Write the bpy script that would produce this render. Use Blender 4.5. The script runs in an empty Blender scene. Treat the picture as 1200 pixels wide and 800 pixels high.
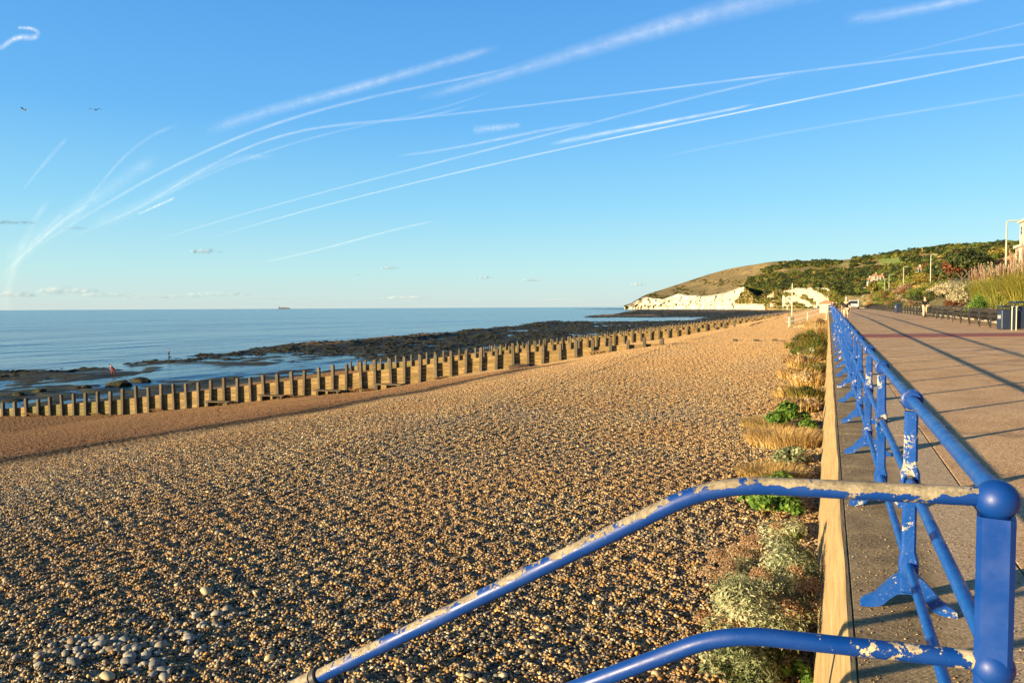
import bpy, bmesh, math, random
import numpy as np
from math import radians, sin, cos, pi, tan, atan2, sqrt
from mathutils import Vector, Matrix, Euler

random.seed(4); RNG = np.random.default_rng(7)
SC = bpy.context.scene; COL = SC.collection

# ------------------------------------------------------------------ camera
YAW, PITCH, ROLL, FPX, EYE = radians(23.1), radians(2.63), radians(-.3), 867.0, 1.58
CM = (Matrix.Rotation(YAW, 3, 'Z') @ Matrix.Rotation(pi/2-PITCH, 3, 'X') @ Matrix.Rotation(ROLL, 3, 'Z'))
cam = bpy.data.objects.new('camera', bpy.data.cameras.new('camera')); COL.objects.link(cam)
cam.location = (0, 0, EYE); cam.rotation_euler = CM.to_euler()
cam.data.sensor_width = 36; cam.data.lens = 36*FPX/1200
cam.data.clip_start = .05; cam.data.clip_end = 200000
SC.camera = cam
SC.render.resolution_x, SC.render.resolution_y = 1024, 682

# ------------------------------------------------------------------ light
SUN_AZ, SUN_EL = radians(39.8), radians(8.1)          # the way the light travels (from +y towards +x); sun height
travel = Vector((sin(SUN_AZ)*cos(SUN_EL), cos(SUN_AZ)*cos(SUN_EL), -sin(SUN_EL)))
sd = bpy.data.lights.new('sun', 'SUN'); sd.energy = 5.0; sd.angle = radians(.5); sd.color = (1, .77, .44)
sun = bpy.data.objects.new('sun', sd); COL.objects.link(sun)
sun.rotation_euler = travel.to_track_quat('-Z', 'Y').to_euler()
W = bpy.data.worlds.new('World'); SC.world = W; W.use_nodes = True
wn, wl = W.node_tree.nodes, W.node_tree.links
for n in list(wn): wn.remove(n)
sky = wn.new('ShaderNodeTexSky'); sky.sky_type = 'NISHITA'; sky.sun_disc = False
sky.sun_elevation = radians(24); sky.sun_rotation = SUN_AZ+pi
sky.air_density = 1.0; sky.dust_density = .6; sky.ozone_density = 3.0
SKY_EL = sky
sky.sun_elevation = SUN_EL
hs = wn.new('ShaderNodeHueSaturation'); hs.inputs['Saturation'].default_value = 1.0; hs.inputs['Value'].default_value = 1.0
bg = wn.new('ShaderNodeBackground'); bg.inputs['Strength'].default_value = .066
wo = wn.new('ShaderNodeOutputWorld')
wl.new(sky.outputs[0], hs.inputs['Color'])
# evening sky: the blue of the upper air over the pale band at the horizon
tcw = wn.new('ShaderNodeTexCoord'); spw = wn.new('ShaderNodeSeparateXYZ'); wl.new(tcw.outputs['Generated'], spw.inputs[0])
rw = wn.new('ShaderNodeValToRGB')
wl.new(spw.outputs['Z'], rw.inputs[0])
er = rw.color_ramp
SKYSTOPS = [(0.0, (.66, .80, .80)), (.05, (.50, .82, .88)), (.13, (.28, .68, .94)), (.24, (.13, .48, .94)), (.42, (.07, .325, .83)), (.7, (.04, .13, .30)), (1.0, (.03, .08, .17))]
while len(er.elements) < len(SKYSTOPS): er.elements.new(.5)
for e, (p, c) in zip(er.elements, SKYSTOPS): e.position = p; e.color = (c[0], c[1], c[2], 1)
mulw = wn.new('ShaderNodeMix'); mulw.data_type = 'RGBA'; mulw.blend_type = 'MIX'; mulw.inputs[0].default_value = .74
sc_ = wn.new('ShaderNodeMix'); sc_.data_type = 'RGBA'; sc_.blend_type = 'MULTIPLY'; sc_.inputs[0].default_value = 1
sc_.inputs[7].default_value = (5.2, 5.2, 5.2, 1)
wl.new(rw.outputs[0], sc_.inputs[6]); wl.new(hs.outputs[0], mulw.inputs[6]); wl.new(sc_.outputs[2], mulw.inputs[7])
wl.new(mulw.outputs[2], bg.inputs['Color']); wl.new(bg.outputs[0], wo.inputs[0])
SC.view_settings.view_transform = 'Standard'; SC.view_settings.look = 'None'
SC.cycles.transparent_max_bounces = 32
SC.view_settings.gamma = 1; SC.view_settings.exposure = 1.72; SC.view_settings.use_curve_mapping = False

# ------------------------------------------------------------------ pixel helpers (placing real things from measured bearings)
def ray(px, py): return CM @ Vector(((px-600)/FPX, -(py-400)/FPX, -1))
def at_depth(px, py, Z): return Vector((0, 0, EYE))+ray(px, py)*Z
def on_z(px, py, z):
    d = ray(px, py); return Vector((0, 0, EYE))+d*((z-EYE)/d.z)
def hor(px): return 363.3-.0053*px

# ------------------------------------------------------------------ mesh helpers
def np_mesh(name, V, F, mats=(), smooth=False, attrs=None, mi=None):
    """V (n,3); F (m,k) array of k-gons or list of arrays"""
    me = bpy.data.meshes.new(name)
    Fs = F if isinstance(F, list) else [F]
    Fs = [np.asarray(f, dtype=np.int32) for f in Fs if len(f)]
    V = np.asarray(V, dtype=np.float32)
    me.vertices.add(len(V)); me.vertices.foreach_set('co', V.ravel())
    loops = np.concatenate([f.ravel() for f in Fs]); tot = np.concatenate([np.full(len(f), f.shape[1], dtype=np.int32) for f in Fs])
    st = np.concatenate([[0], np.cumsum(tot)[:-1]]).astype(np.int32)
    me.loops.add(len(loops)); me.loops.foreach_set('vertex_index', loops)
    me.polygons.add(len(tot)); me.polygons.foreach_set('loop_start', st); me.polygons.foreach_set('loop_total', tot)
    if mi is not None: me.polygons.foreach_set('material_index', np.asarray(mi, dtype=np.int32))
    me.polygons.foreach_set('use_smooth', np.full(len(tot), bool(smooth)))
    for k, a in (attrs or {}).items():
        a = np.asarray(a, dtype=np.float32)
        if a.ndim == 1: at = me.attributes.new(k, 'FLOAT', 'POINT'); at.data.foreach_set('value', a)
        elif a.shape[1] == 4: at = me.attributes.new(k, 'FLOAT_COLOR', 'POINT'); at.data.foreach_set('color', a.ravel())
        else: at = me.attributes.new(k, 'FLOAT_VECTOR', 'POINT'); at.data.foreach_set('vector', a.ravel())
    for m in (mats if isinstance(mats, (list, tuple)) else [mats]): me.materials.append(m)
    me.update(calc_edges=True); me.validate()
    return me
def link(name, me, parent=None, loc=(0, 0, 0), rot=(0, 0, 0), scale=None):
    o = bpy.data.objects.new(name, me); COL.objects.link(o); o.parent = parent
    o.location = loc; o.rotation_euler = rot
    if scale is not None: o.scale = scale if hasattr(scale, '__len__') else (scale,)*3
    return o
def tag(o, label=None, cat=None, group=None, kind=None):
    if label: o['label'] = label
    if cat: o['category'] = cat
    if group: o['group'] = group
    if kind: o['kind'] = kind
    return o
def thing(name, label, cat, loc=(0, 0, 0), rz=0, group=None):
    o = bpy.data.objects.new(name, None); COL.objects.link(o); o.location = loc; o.rotation_euler = (0, 0, rz)
    o.empty_display_size = .2
    return tag(o, label, cat, group)
class MB:
    def __init__(s): s.V = []; s.F = {}; s.n = 0
    def add(s, V, F):
        V = np.asarray(V, dtype=float); s.V.append(V)
        for f in F: s.F.setdefault(len(f), []).append([i+s.n for i in f])
        s.n += len(V)
    def box(s, a, b, M=None, bev=0):
        x0, y0, z0 = a; x1, y1, z1 = b
        if bev:
            bm = bmesh.new(); bmesh.ops.create_cube(bm, size=1)
            for v in bm.verts: v.co = Vector(((x0+x1)/2+v.co.x*(x1-x0), (y0+y1)/2+v.co.y*(y1-y0), (z0+z1)/2+v.co.z*(z1-z0)))
            bmesh.ops.bevel(bm, geom=bm.edges[:], offset=bev, segments=1, affect='EDGES')
            bm.verts.ensure_lookup_table()
            V = [tuple(v.co) for v in bm.verts]; F = [[v.index for v in f.verts] for f in bm.faces]; bm.free()
        else:
            V = [(x0, y0, z0), (x1, y0, z0), (x1, y1, z0), (x0, y1, z0), (x0, y0, z1), (x1, y0, z1), (x1, y1, z1), (x0, y1, z1)]
            F = [[0, 3, 2, 1], [4, 5, 6, 7], [0, 1, 5, 4], [1, 2, 6, 5], [2, 3, 7, 6], [3, 0, 4, 7]]
        if M is not None: V = [tuple(M @ Vector(v)) for v in V]
        s.add(V, F)
        return s
    def tube(s, pts, r, n=12, cap=True, sx=1.0):
        pts = [Vector(p) for p in pts]; rr = r if hasattr(r, '__len__') else [r]*len(pts)
        V = []; F = []; up = None
        for i, p in enumerate(pts):
            t = (pts[min(i+1, len(pts)-1)]-pts[max(i-1, 0)]).normalized()
            if up is None:
                up = Vector((0, 0, 1)) if abs(t.z) < .9 else Vector((1, 0, 0))
            u = t.cross(up).normalized(); w = u.cross(t).normalized(); up = w
            for k in range(n):
                a = 2*pi*k/n; V.append(tuple(p+(u*cos(a)*sx+w*sin(a))*rr[i]))
        for i in range(len(pts)-1):
            for k in range(n):
                F.append([i*n+k, i*n+(k+1) % n, (i+1)*n+(k+1) % n, (i+1)*n+k])
        if cap: F.append(list(range(n))[::-1]); F.append([(len(pts)-1)*n+k for k in range(n)])
        s.add(V, F); return s
    def sphere(s, c, r, nu=16, nv=10, sc=(1, 1, 1)):
        V = [(c[0], c[1], c[2]+r*sc[2])]; F = []
        for j in range(1, nv):
            for k in range(nu):
                a = pi*j/nv; b = 2*pi*k/nu
                V.append((c[0]+r*sin(a)*cos(b)*sc[0], c[1]+r*sin(a)*sin(b)*sc[1], c[2]+r*cos(a)*sc[2]))
        V.append((c[0], c[1], c[2]-r*sc[2])); L = len(V)-1
        for k in range(nu):
            F.append([0, 1+k, 1+(k+1) % nu]); F.append([L, L-nu+(k+1) % nu, L-nu+k])
        for j in range(nv-2):
            for k in range(nu):
                a = 1+j*nu; F.append([a+k, a+nu+k, a+nu+(k+1) % nu, a+(k+1) % nu])
        s.add(V, F); return s
    def prism(s, outline, axis_vec, M=None):
        """closed outline of 3D points extruded along a vector"""
        n = len(outline); V = [tuple(Vector(p)) for p in outline]+[tuple(Vector(p)+Vector(axis_vec)) for p in outline]
        if M is not None: V = [tuple(M @ Vector(v)) for v in V]
        F = [list(range(n))[::-1], list(range(n, 2*n))]+[[i, (i+1) % n, n+(i+1) % n, n+i] for i in range(n)]
        s.add(V, F); return s
    def mesh(s, name, mat, smooth=False):
        me = np_mesh(name, np.concatenate(s.V), [np.array(f) for f in s.F.values()], mat, smooth)
        bm = bmesh.new(); bm.from_mesh(me); bmesh.ops.recalc_face_normals(bm, faces=bm.faces[:]); bm.to_mesh(me); bm.free()
        if smooth:
            try: me.set_sharp_from_angle(angle=radians(40))
            except Exception: pass
        return me
    def build(s, name, mat, parent=None, smooth=False, **k): return link(name, s.mesh(name, mat, smooth), parent, **k)

# ------------------------------------------------------------------ materials
BY = np.array([-30, -10, 5, 12, 18, 25, 32.5, 38, 60.]); BX = np.array([-27, -24, -21, -19.6, -16.2, -14.1, -13.0, -11.0, -6])
class Mat:
    def __init__(s, name, rough=.8, col=(.5, .5, .5), spec=.3):
        s.m = bpy.data.materials.new(name); s.m.use_nodes = True; s.t = s.m.node_tree; s.n = s.t.nodes; s.b = s.n['Principled BSDF']
        s.b.inputs['Roughness'].default_value = rough; s.b.inputs['Base Color'].default_value = (*col, 1); s.b.inputs['Specular IOR Level'].default_value = spec
        s._pos = None; s._obj = None
    def L(s, a, b): s.t.links.new(a, b)
    def pos(s):
        if not s._pos: s._pos = s.n.new('ShaderNodeNewGeometry')
        return s._pos.outputs['Position']
    def objc(s):
        if not s._obj: s._obj = s.n.new('ShaderNodeTexCoord')
        return s._obj.outputs['Object']
    def scaled(s, v, sc):
        n = s.n.new('ShaderNodeVectorMath'); n.operation = 'MULTIPLY'; s.L(v, n.inputs[0]); n.inputs[1].default_value = sc; return n.outputs[0]
    def noise(s, scale, detail=4, vec=None, rough=.55, dist=0):
        n = s.n.new('ShaderNodeTexNoise'); n.inputs['Scale'].default_value = scale; n.inputs['Detail'].default_value = detail
        n.inputs['Roughness'].default_value = rough; n.inputs['Distortion'].default_value = dist
        s.L(vec if vec is not None else s.pos(), n.inputs['Vector']); return n.outputs['Fac']
    def voro(s, scale, vec=None, feature='F1', out='Distance'):
        n = s.n.new('ShaderNodeTexVoronoi'); n.feature = feature; n.inputs['Scale'].default_value = scale
        s.L(vec if vec is not None else s.pos(), n.inputs['Vector']); return n.outputs[out]
    def ramp(s, fac, stops, interp='LINEAR'):
        n = s.n.new('ShaderNodeValToRGB'); r = n.color_ramp; r.interpolation = interp
        while len(r.elements) < len(stops): r.elements.new(.5)
        for e, (p, c) in zip(r.elements, stops):
            e.position = p; c = c if hasattr(c, '__len__') else (c, c, c); e.color = (*c[:3], 1)
        s.L(fac, n.inputs[0]); return n.outputs[0]
    def mix(s, fac, a, b, mode='MIX'):
        n = s.n.new('ShaderNodeMix'); n.data_type = 'RGBA'; n.blend_type = mode
        for v, i in ((fac, 0), (a, 6), (b, 7)):
            if hasattr(v, 'is_linked') or isinstance(v, bpy.types.NodeSocket): s.L(v, n.inputs[i])
            elif i == 0: n.inputs[0].default_value = v
            else: n.inputs[i].default_value = (*v[:3], 1)
        return n.outputs[2]
    def math(s, op, a, b=0.0, c=None):
        n = s.n.new('ShaderNodeMath'); n.operation = op
        for v, i in ((a, 0), (b, 1), (c, 2)):
            if v is None: continue
            if isinstance(v, bpy.types.NodeSocket): s.L(v, n.inputs[i])
            else: n.inputs[i].default_value = v
        return n.outputs[0]
    def step(s, v, lo, hi):
        n = s.n.new('ShaderNodeMapRange'); n.interpolation_type = 'SMOOTHSTEP'; s.L(v, n.inputs[0]); n.inputs[1].default_value = lo; n.inputs[2].default_value = hi; return n.outputs[0]
    def sep(s, v, i):
        n = s.n.new('ShaderNodeSeparateXYZ'); s.L(v, n.inputs[0]); return n.outputs[i]
    def attr(s, name, out='Fac'):
        n = s.n.new('ShaderNodeAttribute'); n.attribute_name = name; return n.outputs[out]
    def rnd(s):
        n = s.n.new('ShaderNodeObjectInfo'); return n.outputs['Random']
    def col(s, v): s.L(v, s.b.inputs['Base Color']); return s
    def rough(s, v): s.L(v, s.b.inputs['Roughness']); return s
    def bump(s, h, strength=.5, dist=.01, prev=None):
        n = s.n.new('ShaderNodeBump'); n.inputs['Strength'].default_value = strength; n.inputs['Distance'].default_value = dist
        s.L(h, n.inputs['Height'])
        if prev: s.L(prev, n.inputs['Normal'])
        s.L(n.outputs[0], s.b.inputs['Normal']); return n.outputs[0]

def paint_material(name, worn, top=0.0, pale=(.34, .29, .20), lighter=0.0, zone=None, amp=1.0, flecks=.60):
    m = Mat(name, .38, spec=.35)
    n1 = m.noise(7, 6, rough=.62); n2 = m.noise(38, 5, rough=.7); n3 = m.noise(2.1, 2)
    v = m.math('ADD', m.math('MULTIPLY', n1, .6), m.math('MULTIPLY', n2, .4))
    v = m.math('ADD', v, m.math('MULTIPLY', n3, .22))
    v = m.math('ADD', m.math('MULTIPLY', m.math('SUBTRACT', v, .61), amp), .61)
    if zone:
        v = m.math('ADD', v, m.math('MULTIPLY', m.step(m.sep(m.pos(), 0), zone[0], zone[1]), zone[2]))
    if top:
        nz = m.sep(m._pos.outputs['Normal'], 2)
        v = m.math('ADD', v, m.math('MULTIPLY', m.step(nz, -.15, .55), top))
    peel = m.step(v, worn, worn+.012)
    edge = m.step(v, worn-.02, worn+.02)
    blue = m.mix(m.noise(3.0, 3), (.001, .022+lighter*.9, .15+lighter*3.3), (.002, .042+lighter*1.1, .225+lighter*3.8))
    blue = m.mix(m.step(m.noise(90, 3), flecks, flecks+.12), blue, (.05+lighter, .11+lighter, .27+lighter))
    under = m.ramp(m.math('ADD', m.math('MULTIPLY', m.noise(22, 5, rough=.75), .6), m.math('MULTIPLY', m.noise(110, 4, rough=.7), .4)), [(.36, (.07, .05, .035)), (.44, tuple(c*.7 for c in pale)), (.52, pale), (.60, tuple(c*1.4 for c in pale)), (.68, (.13, .14, .16))])
    c = m.mix(peel, blue, under)
    m.col(c); m.rough(m.mix(peel, m.ramp(m.noise(12, 4), [(.3, .28), (.7, .58)]), (.75, .75, .75)))
    m.bump(m.math('SUBTRACT', m.math('MULTIPLY', m.noise(55, 4), .35), edge), .6, .0022)
    return m.m
M_BLUE = paint_material('blue_gloss_paint', .77)
M_BLUE_CLEAN = paint_material('sound_blue_gloss_paint', .80, flecks=.72)
M_BLUE_RAIL = paint_material('sunlit_blue_paint', .775, lighter=.035)  # lighter copy of the blue, sunlight on the pipe rails put into the colour
M_BLUE_CHIP = paint_material('chipped_blue_paint', .69, pale=(.30, .28, .24), lighter=.012)
M_BLUE_WORN = paint_material('worn_blue_handrail_paint', .86, top=.32, pale=(.20, .17, .12), amp=1.9, zone=(.10, .22, .06), flecks=.66)
M_BLUE_LOW = paint_material('blue_lower_handrail_paint', .84, pale=(.34, .29, .19), amp=1.6, zone=(-.15, .3, .19), flecks=.67)
M_IRON = Mat('dark_iron', .5, (.03, .03, .032)).m

def shingle_mat():
    m = Mat('flint_pebbles', .62, spec=.35)
    r = m.attr('rnd'); f = m.math('FRACT', m.math('ADD', r, m.math('MULTIPLY', m.rnd(), 7.31)))
    base = m.ramp(f, [(0, (.045, .042, .042)), (.16, (.10, .095, .09)), (.28, (.19, .19, .17)), (.40, (.30, .195, .07)), (.52, (.40, .26, .09)), (.62, (.21, .14, .06)), (.72, (.36, .30, .18)), (.84, (.50, .42, .25)), (.93, (.57, .52, .39)), (.985, (.42, .21, .06))], 'CONSTANT')
    p = m.pos(); zone = m.noise(.35, 3)
    sx, sy, sz = m.sep(p, 0), m.sep(p, 1), m.sep(p, 2)
    base = m.mix(m.math('MULTIPLY', m.step(zone, .40, .62), .9), base, m.mix(.45, base, (.30, .19, .085)))
    base = m.mix(m.math('MULTIPLY', m.step(m.noise(.22, 4), .52, .66), .6), base, m.mix(.6, base, (.19, .19, .175)))
    red = m.attr('low'); 
    base = m.mix(m.noise(60, 3), m.mix(1, base, (.78, .78, .8), 'MULTIPLY'), base)
    # the lower, finer and redder shingle

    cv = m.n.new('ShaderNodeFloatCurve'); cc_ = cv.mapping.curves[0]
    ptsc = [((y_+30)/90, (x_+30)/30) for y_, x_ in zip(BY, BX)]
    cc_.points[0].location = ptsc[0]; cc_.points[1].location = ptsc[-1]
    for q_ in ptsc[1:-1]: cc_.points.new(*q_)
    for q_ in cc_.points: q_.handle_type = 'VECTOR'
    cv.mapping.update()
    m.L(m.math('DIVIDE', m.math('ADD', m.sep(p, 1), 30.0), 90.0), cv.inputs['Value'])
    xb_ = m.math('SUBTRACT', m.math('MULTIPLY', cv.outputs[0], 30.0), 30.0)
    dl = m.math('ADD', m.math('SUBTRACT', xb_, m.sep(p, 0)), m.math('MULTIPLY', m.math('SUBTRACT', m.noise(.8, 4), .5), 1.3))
    shade_weed = m.math('MULTIPLY', m.math('MULTIPLY', m.step(dl, -.45, -.1), m.step(m.math('MULTIPLY', dl, -1.0), -.55, -.2)), m.step(m.math('MULTIPLY', m.sep(p, 1), -1.0), -37, -34))  # dark crest line: the ridge's shade painted in, together with strandline weed
    south = m.step(m.math('MULTIPLY', m.sep(p, 1), -1.0), -40, -34)
    lowz = m.math('MAXIMUM', m.math('MULTIPLY', m.step(dl, .0, .8), south), m.step(m.sep(p, 2), -2.65, -3.0))
    base = m.mix(m.math('MULTIPLY', lowz, .6), base, (.22, .10, .036))
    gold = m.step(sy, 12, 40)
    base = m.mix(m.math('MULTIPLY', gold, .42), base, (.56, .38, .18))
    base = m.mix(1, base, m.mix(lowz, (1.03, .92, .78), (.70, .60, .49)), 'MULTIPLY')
    base = m.mix(m.math('MULTIPLY', shade_weed, .85), base, (.035, .022, .012))
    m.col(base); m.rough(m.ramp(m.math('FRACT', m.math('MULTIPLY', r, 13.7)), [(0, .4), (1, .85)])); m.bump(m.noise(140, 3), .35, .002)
    return m.m
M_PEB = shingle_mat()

def ground_mat():
    m = Mat('shingle_bed', .9)
    p = m.pos(); z = m.sep(p, 2); y = m.sep(p, 1); x = m.sep(p, 0)
    v = m.voro(26, out='Color'); vr = m.sep(v, 0)
    base = m.ramp(vr, [(0, (.05, .045, .04)), (.3, (.15, .11, .07)), (.5, (.30, .21, .12)), (.75, (.38, .29, .18)), (1, (.55, .47, .34))])
    far = m.step(y, 45, 75)
    tan_ = m.mix(m.noise(.9, 5), (.44, .30, .14), (.56, .41, .22))
    base = m.mix(far, m.mix(.6, base, (.10, .07, .045)), m.mix(.35, tan_, base))
    low = m.math('MULTIPLY', m.step(z, -2.7, -3.3), .7)
    base = m.mix(low, base, m.mix(m.noise(3, 5), (.13, .065, .03), (.27, .14, .062)))
    # wet foreshore: dark chalk, sand and weed
    wet = m.step(m.math('ADD', z, m.math('MULTIPLY', m.noise(.25, 4), .8)), -5.75, -6.2)
    rock = m.ramp(m.noise(.45, 7, rough=.7), [(.32, (.008, .008, .006)), (.46, (.024, .022, .014)), (.56, (.028, .036, .014)), (.68, (.09, .078, .055))])
    base = m.mix(wet, base, rock)
    m.col(base); rr = m.mix(wet, (.9, .9, .9), m.ramp(m.noise(.3, 4), [(.4, .6), (.6, .95)])); m.rough(rr)
    b1 = m.bump(m.voro(24), .9, .03)
    m.bump(m.math('MULTIPLY', m.noise(1.4, 8, rough=.75), m.math('ADD', .16, wet)), .7, .22, b1)
    return m.m
M_GROUND = ground_mat()

def prom_mat():
    m = Mat('exposed_aggregate', .85)
    c = m.sep(m.voro(95, out='Color'), 0); c2 = m.sep(m.voro(150, out='Color'), 1)
    base = m.ramp(c, [(0, (.17, .10, .042)), (.25, (.42, .265, .115)), (.55, (.60, .37, .18)), (.8, (.70, .45, .235)), (1, (.80, .58, .37))])
    base = m.mix(m.step(m.noise(1.1, 5), .35, .7), base, m.mix(1, base, (.80, .76, .72), 'MULTIPLY'))
    base = m.mix(m.step(m.noise(.22, 4), .45, .65), base, m.mix(.22, base, (.48, .36, .26)))
    base = m.mix(m.step(m.noise(6, 6, rough=.8), .66, .72), base, (.09, .07, .05))
    base = m.mix(m.math('MULTIPLY', m.step(m.noise(.55, 7, rough=.75), .56, .62), .35), base, (.14, .10, .07))
    m.col(base); b = m.bump(m.voro(95), 1.0, .007); m.bump(m.noise(2.5, 5), .25, .012, b)
    return m.m
M_PROM = prom_mat()
def strip_mat():
    m = Mat('ribbed_concrete_edge', .9)
    p = m.pos()
    w = m.n.new('ShaderNodeTexWave'); w.wave_type = 'BANDS'; w.bands_direction = 'Y'; w.inputs['Scale'].default_value = 24; w.inputs['Distortion'].default_value = .3
    m.L(p, w.inputs['Vector'])
    base = m.ramp(m.math('ADD', m.math('MULTIPLY', m.noise(38, 6, rough=.8), .65), m.math('MULTIPLY', m.noise(3.2, 4), .35)), [(.33, (.06, .045, .025)), (.47, (.19, .135, .07)), (.58, (.34, .25, .13)), (.70, (.52, .40, .22))])
    x = m.sep(p, 0)
    inn = m.step(m.math('ADD', x, m.math('MULTIPLY', m.noise(3, 4), .35)), .62, .95)
    base = m.mix(inn, base, m.ramp(m.sep(m.voro(110, out='Color'), 0), [(0, (.2, .14, .09)), (.5, (.42, .30, .18)), (1, (.58, .44, .28))]))
    base = m.mix(m.step(m.noise(55, 3), .64, .68), base, (.48, .38, .24))
    m.col(base); b = m.bump(w.outputs['Fac'], .5, .004); m.bump(m.noise(22, 6, rough=.7), .7, .008, b)
    return m.m
M_STRIP = strip_mat()
def wall_mat():
    m = Mat('board_marked_concrete', .88)
    p = m.pos(); st = m.noise(1, 6, vec=m.scaled(p, (14, 1.1, 14)), rough=.65)
    stz = m.noise(1, 5, vec=m.scaled(p, (3, 9, .8)))
    base = m.ramp(st, [(.3, (.21, .14, .062)), (.5, (.315, .22, .10)), (.68, (.40, .29, .145))])
    base = m.mix(m.step(stz, .55, .75), base, (.30, .21, .11))
    base = m.mix(m.step(m.noise(20, 6, rough=.75), .58, .66), base, (.19, .14, .075))
    base = m.mix(m.math('MULTIPLY', m.step(m.noise(160, 4, rough=.8), .55, .62), .5), base, (.16, .12, .07))
    m.col(base); b = m.bump(st, .6, .012); m.bump(m.noise(40, 5), .4, .004, b)
    return m.m
M_WALL = wall_mat()
def simple(name, c, rough=.8, var=.25, scale=4, bump=.3, bd=.01, spec=.3, metal=0):
    m = Mat(name, rough, spec=spec); m.b.inputs['Metallic'].default_value = metal
    n = m.noise(scale, 6, vec=m.objc(), rough=.65)
    m.col(m.ramp(n, [(.3, tuple(v*(1-var) for v in c)), (.7, tuple(min(1, v*(1+var)) for v in c))]))
    if bump: m.bump(m.noise(scale*5, 4, vec=m.objc()), bump, bd)
    return m.m
M_BAND = simple('red_tarmac_band', (.27, .085, .060), .85, .2, 3)
M_KERB = simple('grey_kerb_stone', (.34, .29, .22), .85, .2, 3)
def timber_mat(name, a, b, c, green=True):
    m = Mat(name, .82)
    p = m.pos(); g = m.noise(1, 6, vec=m.scaled(p, (1.2, 12, 16)), rough=.7)
    base = m.ramp(g, [(.28, a), (.5, b), (.7, c)])
    base = m.mix(m.math('MULTIPLY', m.rnd(), .8), base, m.mix(1, base, (.50, .48, .46), 'MULTIPLY'))
    if green:
        x = m.sep(p, 0); ln = m.math('MULTIPLY', m.step(x, -38, -52), m.step(m.noise(.9, 4), .36, .56))
        base = m.mix(m.math('MULTIPLY', ln, .75), base, (.10, .10, .025))
    base = m.mix(m.step(m.noise(3, 6, rough=.75), .62, .72), base, tuple(v*.35 for v in a))
    m.col(base); m.bump(g, .8, .02)
    return m.m
M_PLANK = timber_mat('weathered_groyne_plank', (.13, .08, .025), (.25, .165, .06), (.35, .25, .11))
M_POST = timber_mat('weathered_groyne_post', (.055, .043, .03), (.11, .088, .057), (.20, .155, .10), False)
M_OLD = timber_mat('old_dark_timber', (.05, .035, .025), (.09, .065, .045), (.14, .10, .07), False)

def leaf_mat(name, stops, trans=.25, rough=.6):
    m = Mat(name, rough, spec=.25)
    r = m.attr('rnd'); base = m.ramp(r, stops)
    o = m.ramp(m.rnd(), [(0, (.75, .78, .7)), (.5, (1, 1, 1)), (1, (1.0, .92, .8))])
    base = m.mix(1, base, o, 'MULTIPLY')
    m.col(base)
    tr = m.n.new('ShaderNodeBsdfTranslucent'); m.L(base, tr.inputs['Color'])
    mx = m.n.new('ShaderNodeMixShader'); mx.inputs[0].default_value = trans
    m.L(m.b.outputs[0], mx.inputs[1]); m.L(tr.outputs[0], mx.inputs[2]); m.L(mx.outputs[0], m.n['Material Output'].inputs[0])
    return m.m
G = lambda a, b, c, d: [(0, a), (.35, b), (.7, c), (1, d)]
M_LEAF = {
 'green': leaf_mat('mid_green_leaves', G((.03, .05, .010), (.065, .10, .018), (.125, .165, .028), (.23, .26, .05))),
 'dark': leaf_mat('dark_green_leaves', G((.012, .022, .008), (.025, .042, .014), (.045, .065, .018), (.08, .10, .025))),
 'olive': leaf_mat('olive_leaves', G((.06, .055, .014), (.13, .115, .025), (.22, .185, .038), (.34, .28, .065))),
 'yellow': leaf_mat('yellow_green_leaves', G((.08, .09, .015), (.16, .17, .03), (.26, .26, .05), (.38, .34, .09))),
 'straw': leaf_mat('dry_straw_stems', G((.26, .16, .05), (.44, .29, .10), (.60, .42, .17), (.74, .56, .28))),
 'brown': leaf_mat('brown_seed_heads', G((.16, .09, .05), (.27, .16, .09), (.38, .25, .15), (.48, .36, .24))),
 'silver': leaf_mat('silver_grey_leaves', G((.07, .09, .04), (.19, .22, .11), (.34, .36, .21), (.52, .52, .36))),
 'bright': leaf_mat('bright_green_leaves', G((.025, .06, .01), (.06, .13, .018), (.11, .21, .03), (.20, .31, .05))),
 'cream': leaf_mat('cream_flowering_leaves', G((.22, .19, .10), (.38, .33, .2), (.44, .38, .25), (.54, .48, .34))),
 'rust': leaf_mat('rust_red_leaves', G((.06, .02, .01), (.13, .045, .02), (.2, .07, .03), (.26, .11, .05))),
 'plume': leaf_mat('pink_buff_plumes', G((.36, .24, .16), (.48, .33, .23), (.60, .43, .32), (.70, .54, .42)), .35),
}
M_BARK = simple('brown_bark', (.08, .06, .04), .9, .3, 6)
M_BLACKWOOD = simple('black_stained_bench_wood', (.022, .018, .016), .7, .3, 5)
M_BLACKIRON = simple('black_bench_iron', (.02, .02, .022), .5, .2, 8)
M_BIN = simple('navy_litter_bin', (.012, .02, .045), .4, .2, 3, spec=.5)
M_LAMP = simple('pale_green_lamp_post', (.34, .34, .24), .5, .08, 3)
M_WHITE = simple('white_render', (.46, .42, .34), .8, .08, 1)
M_BUFF = simple('buff_render', (.36, .29, .21), .8, .1, 1)
M_TILE = simple('red_brown_roof', (.30, .14, .08), .85, .2, 2)
M_GLASS = Mat('window_glass', .08, (.02, .03, .04), .8).m
M_STEEL = simple('galvanised_rail', (.35, .35, .34), .4, .1, 3, metal=.3)

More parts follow.
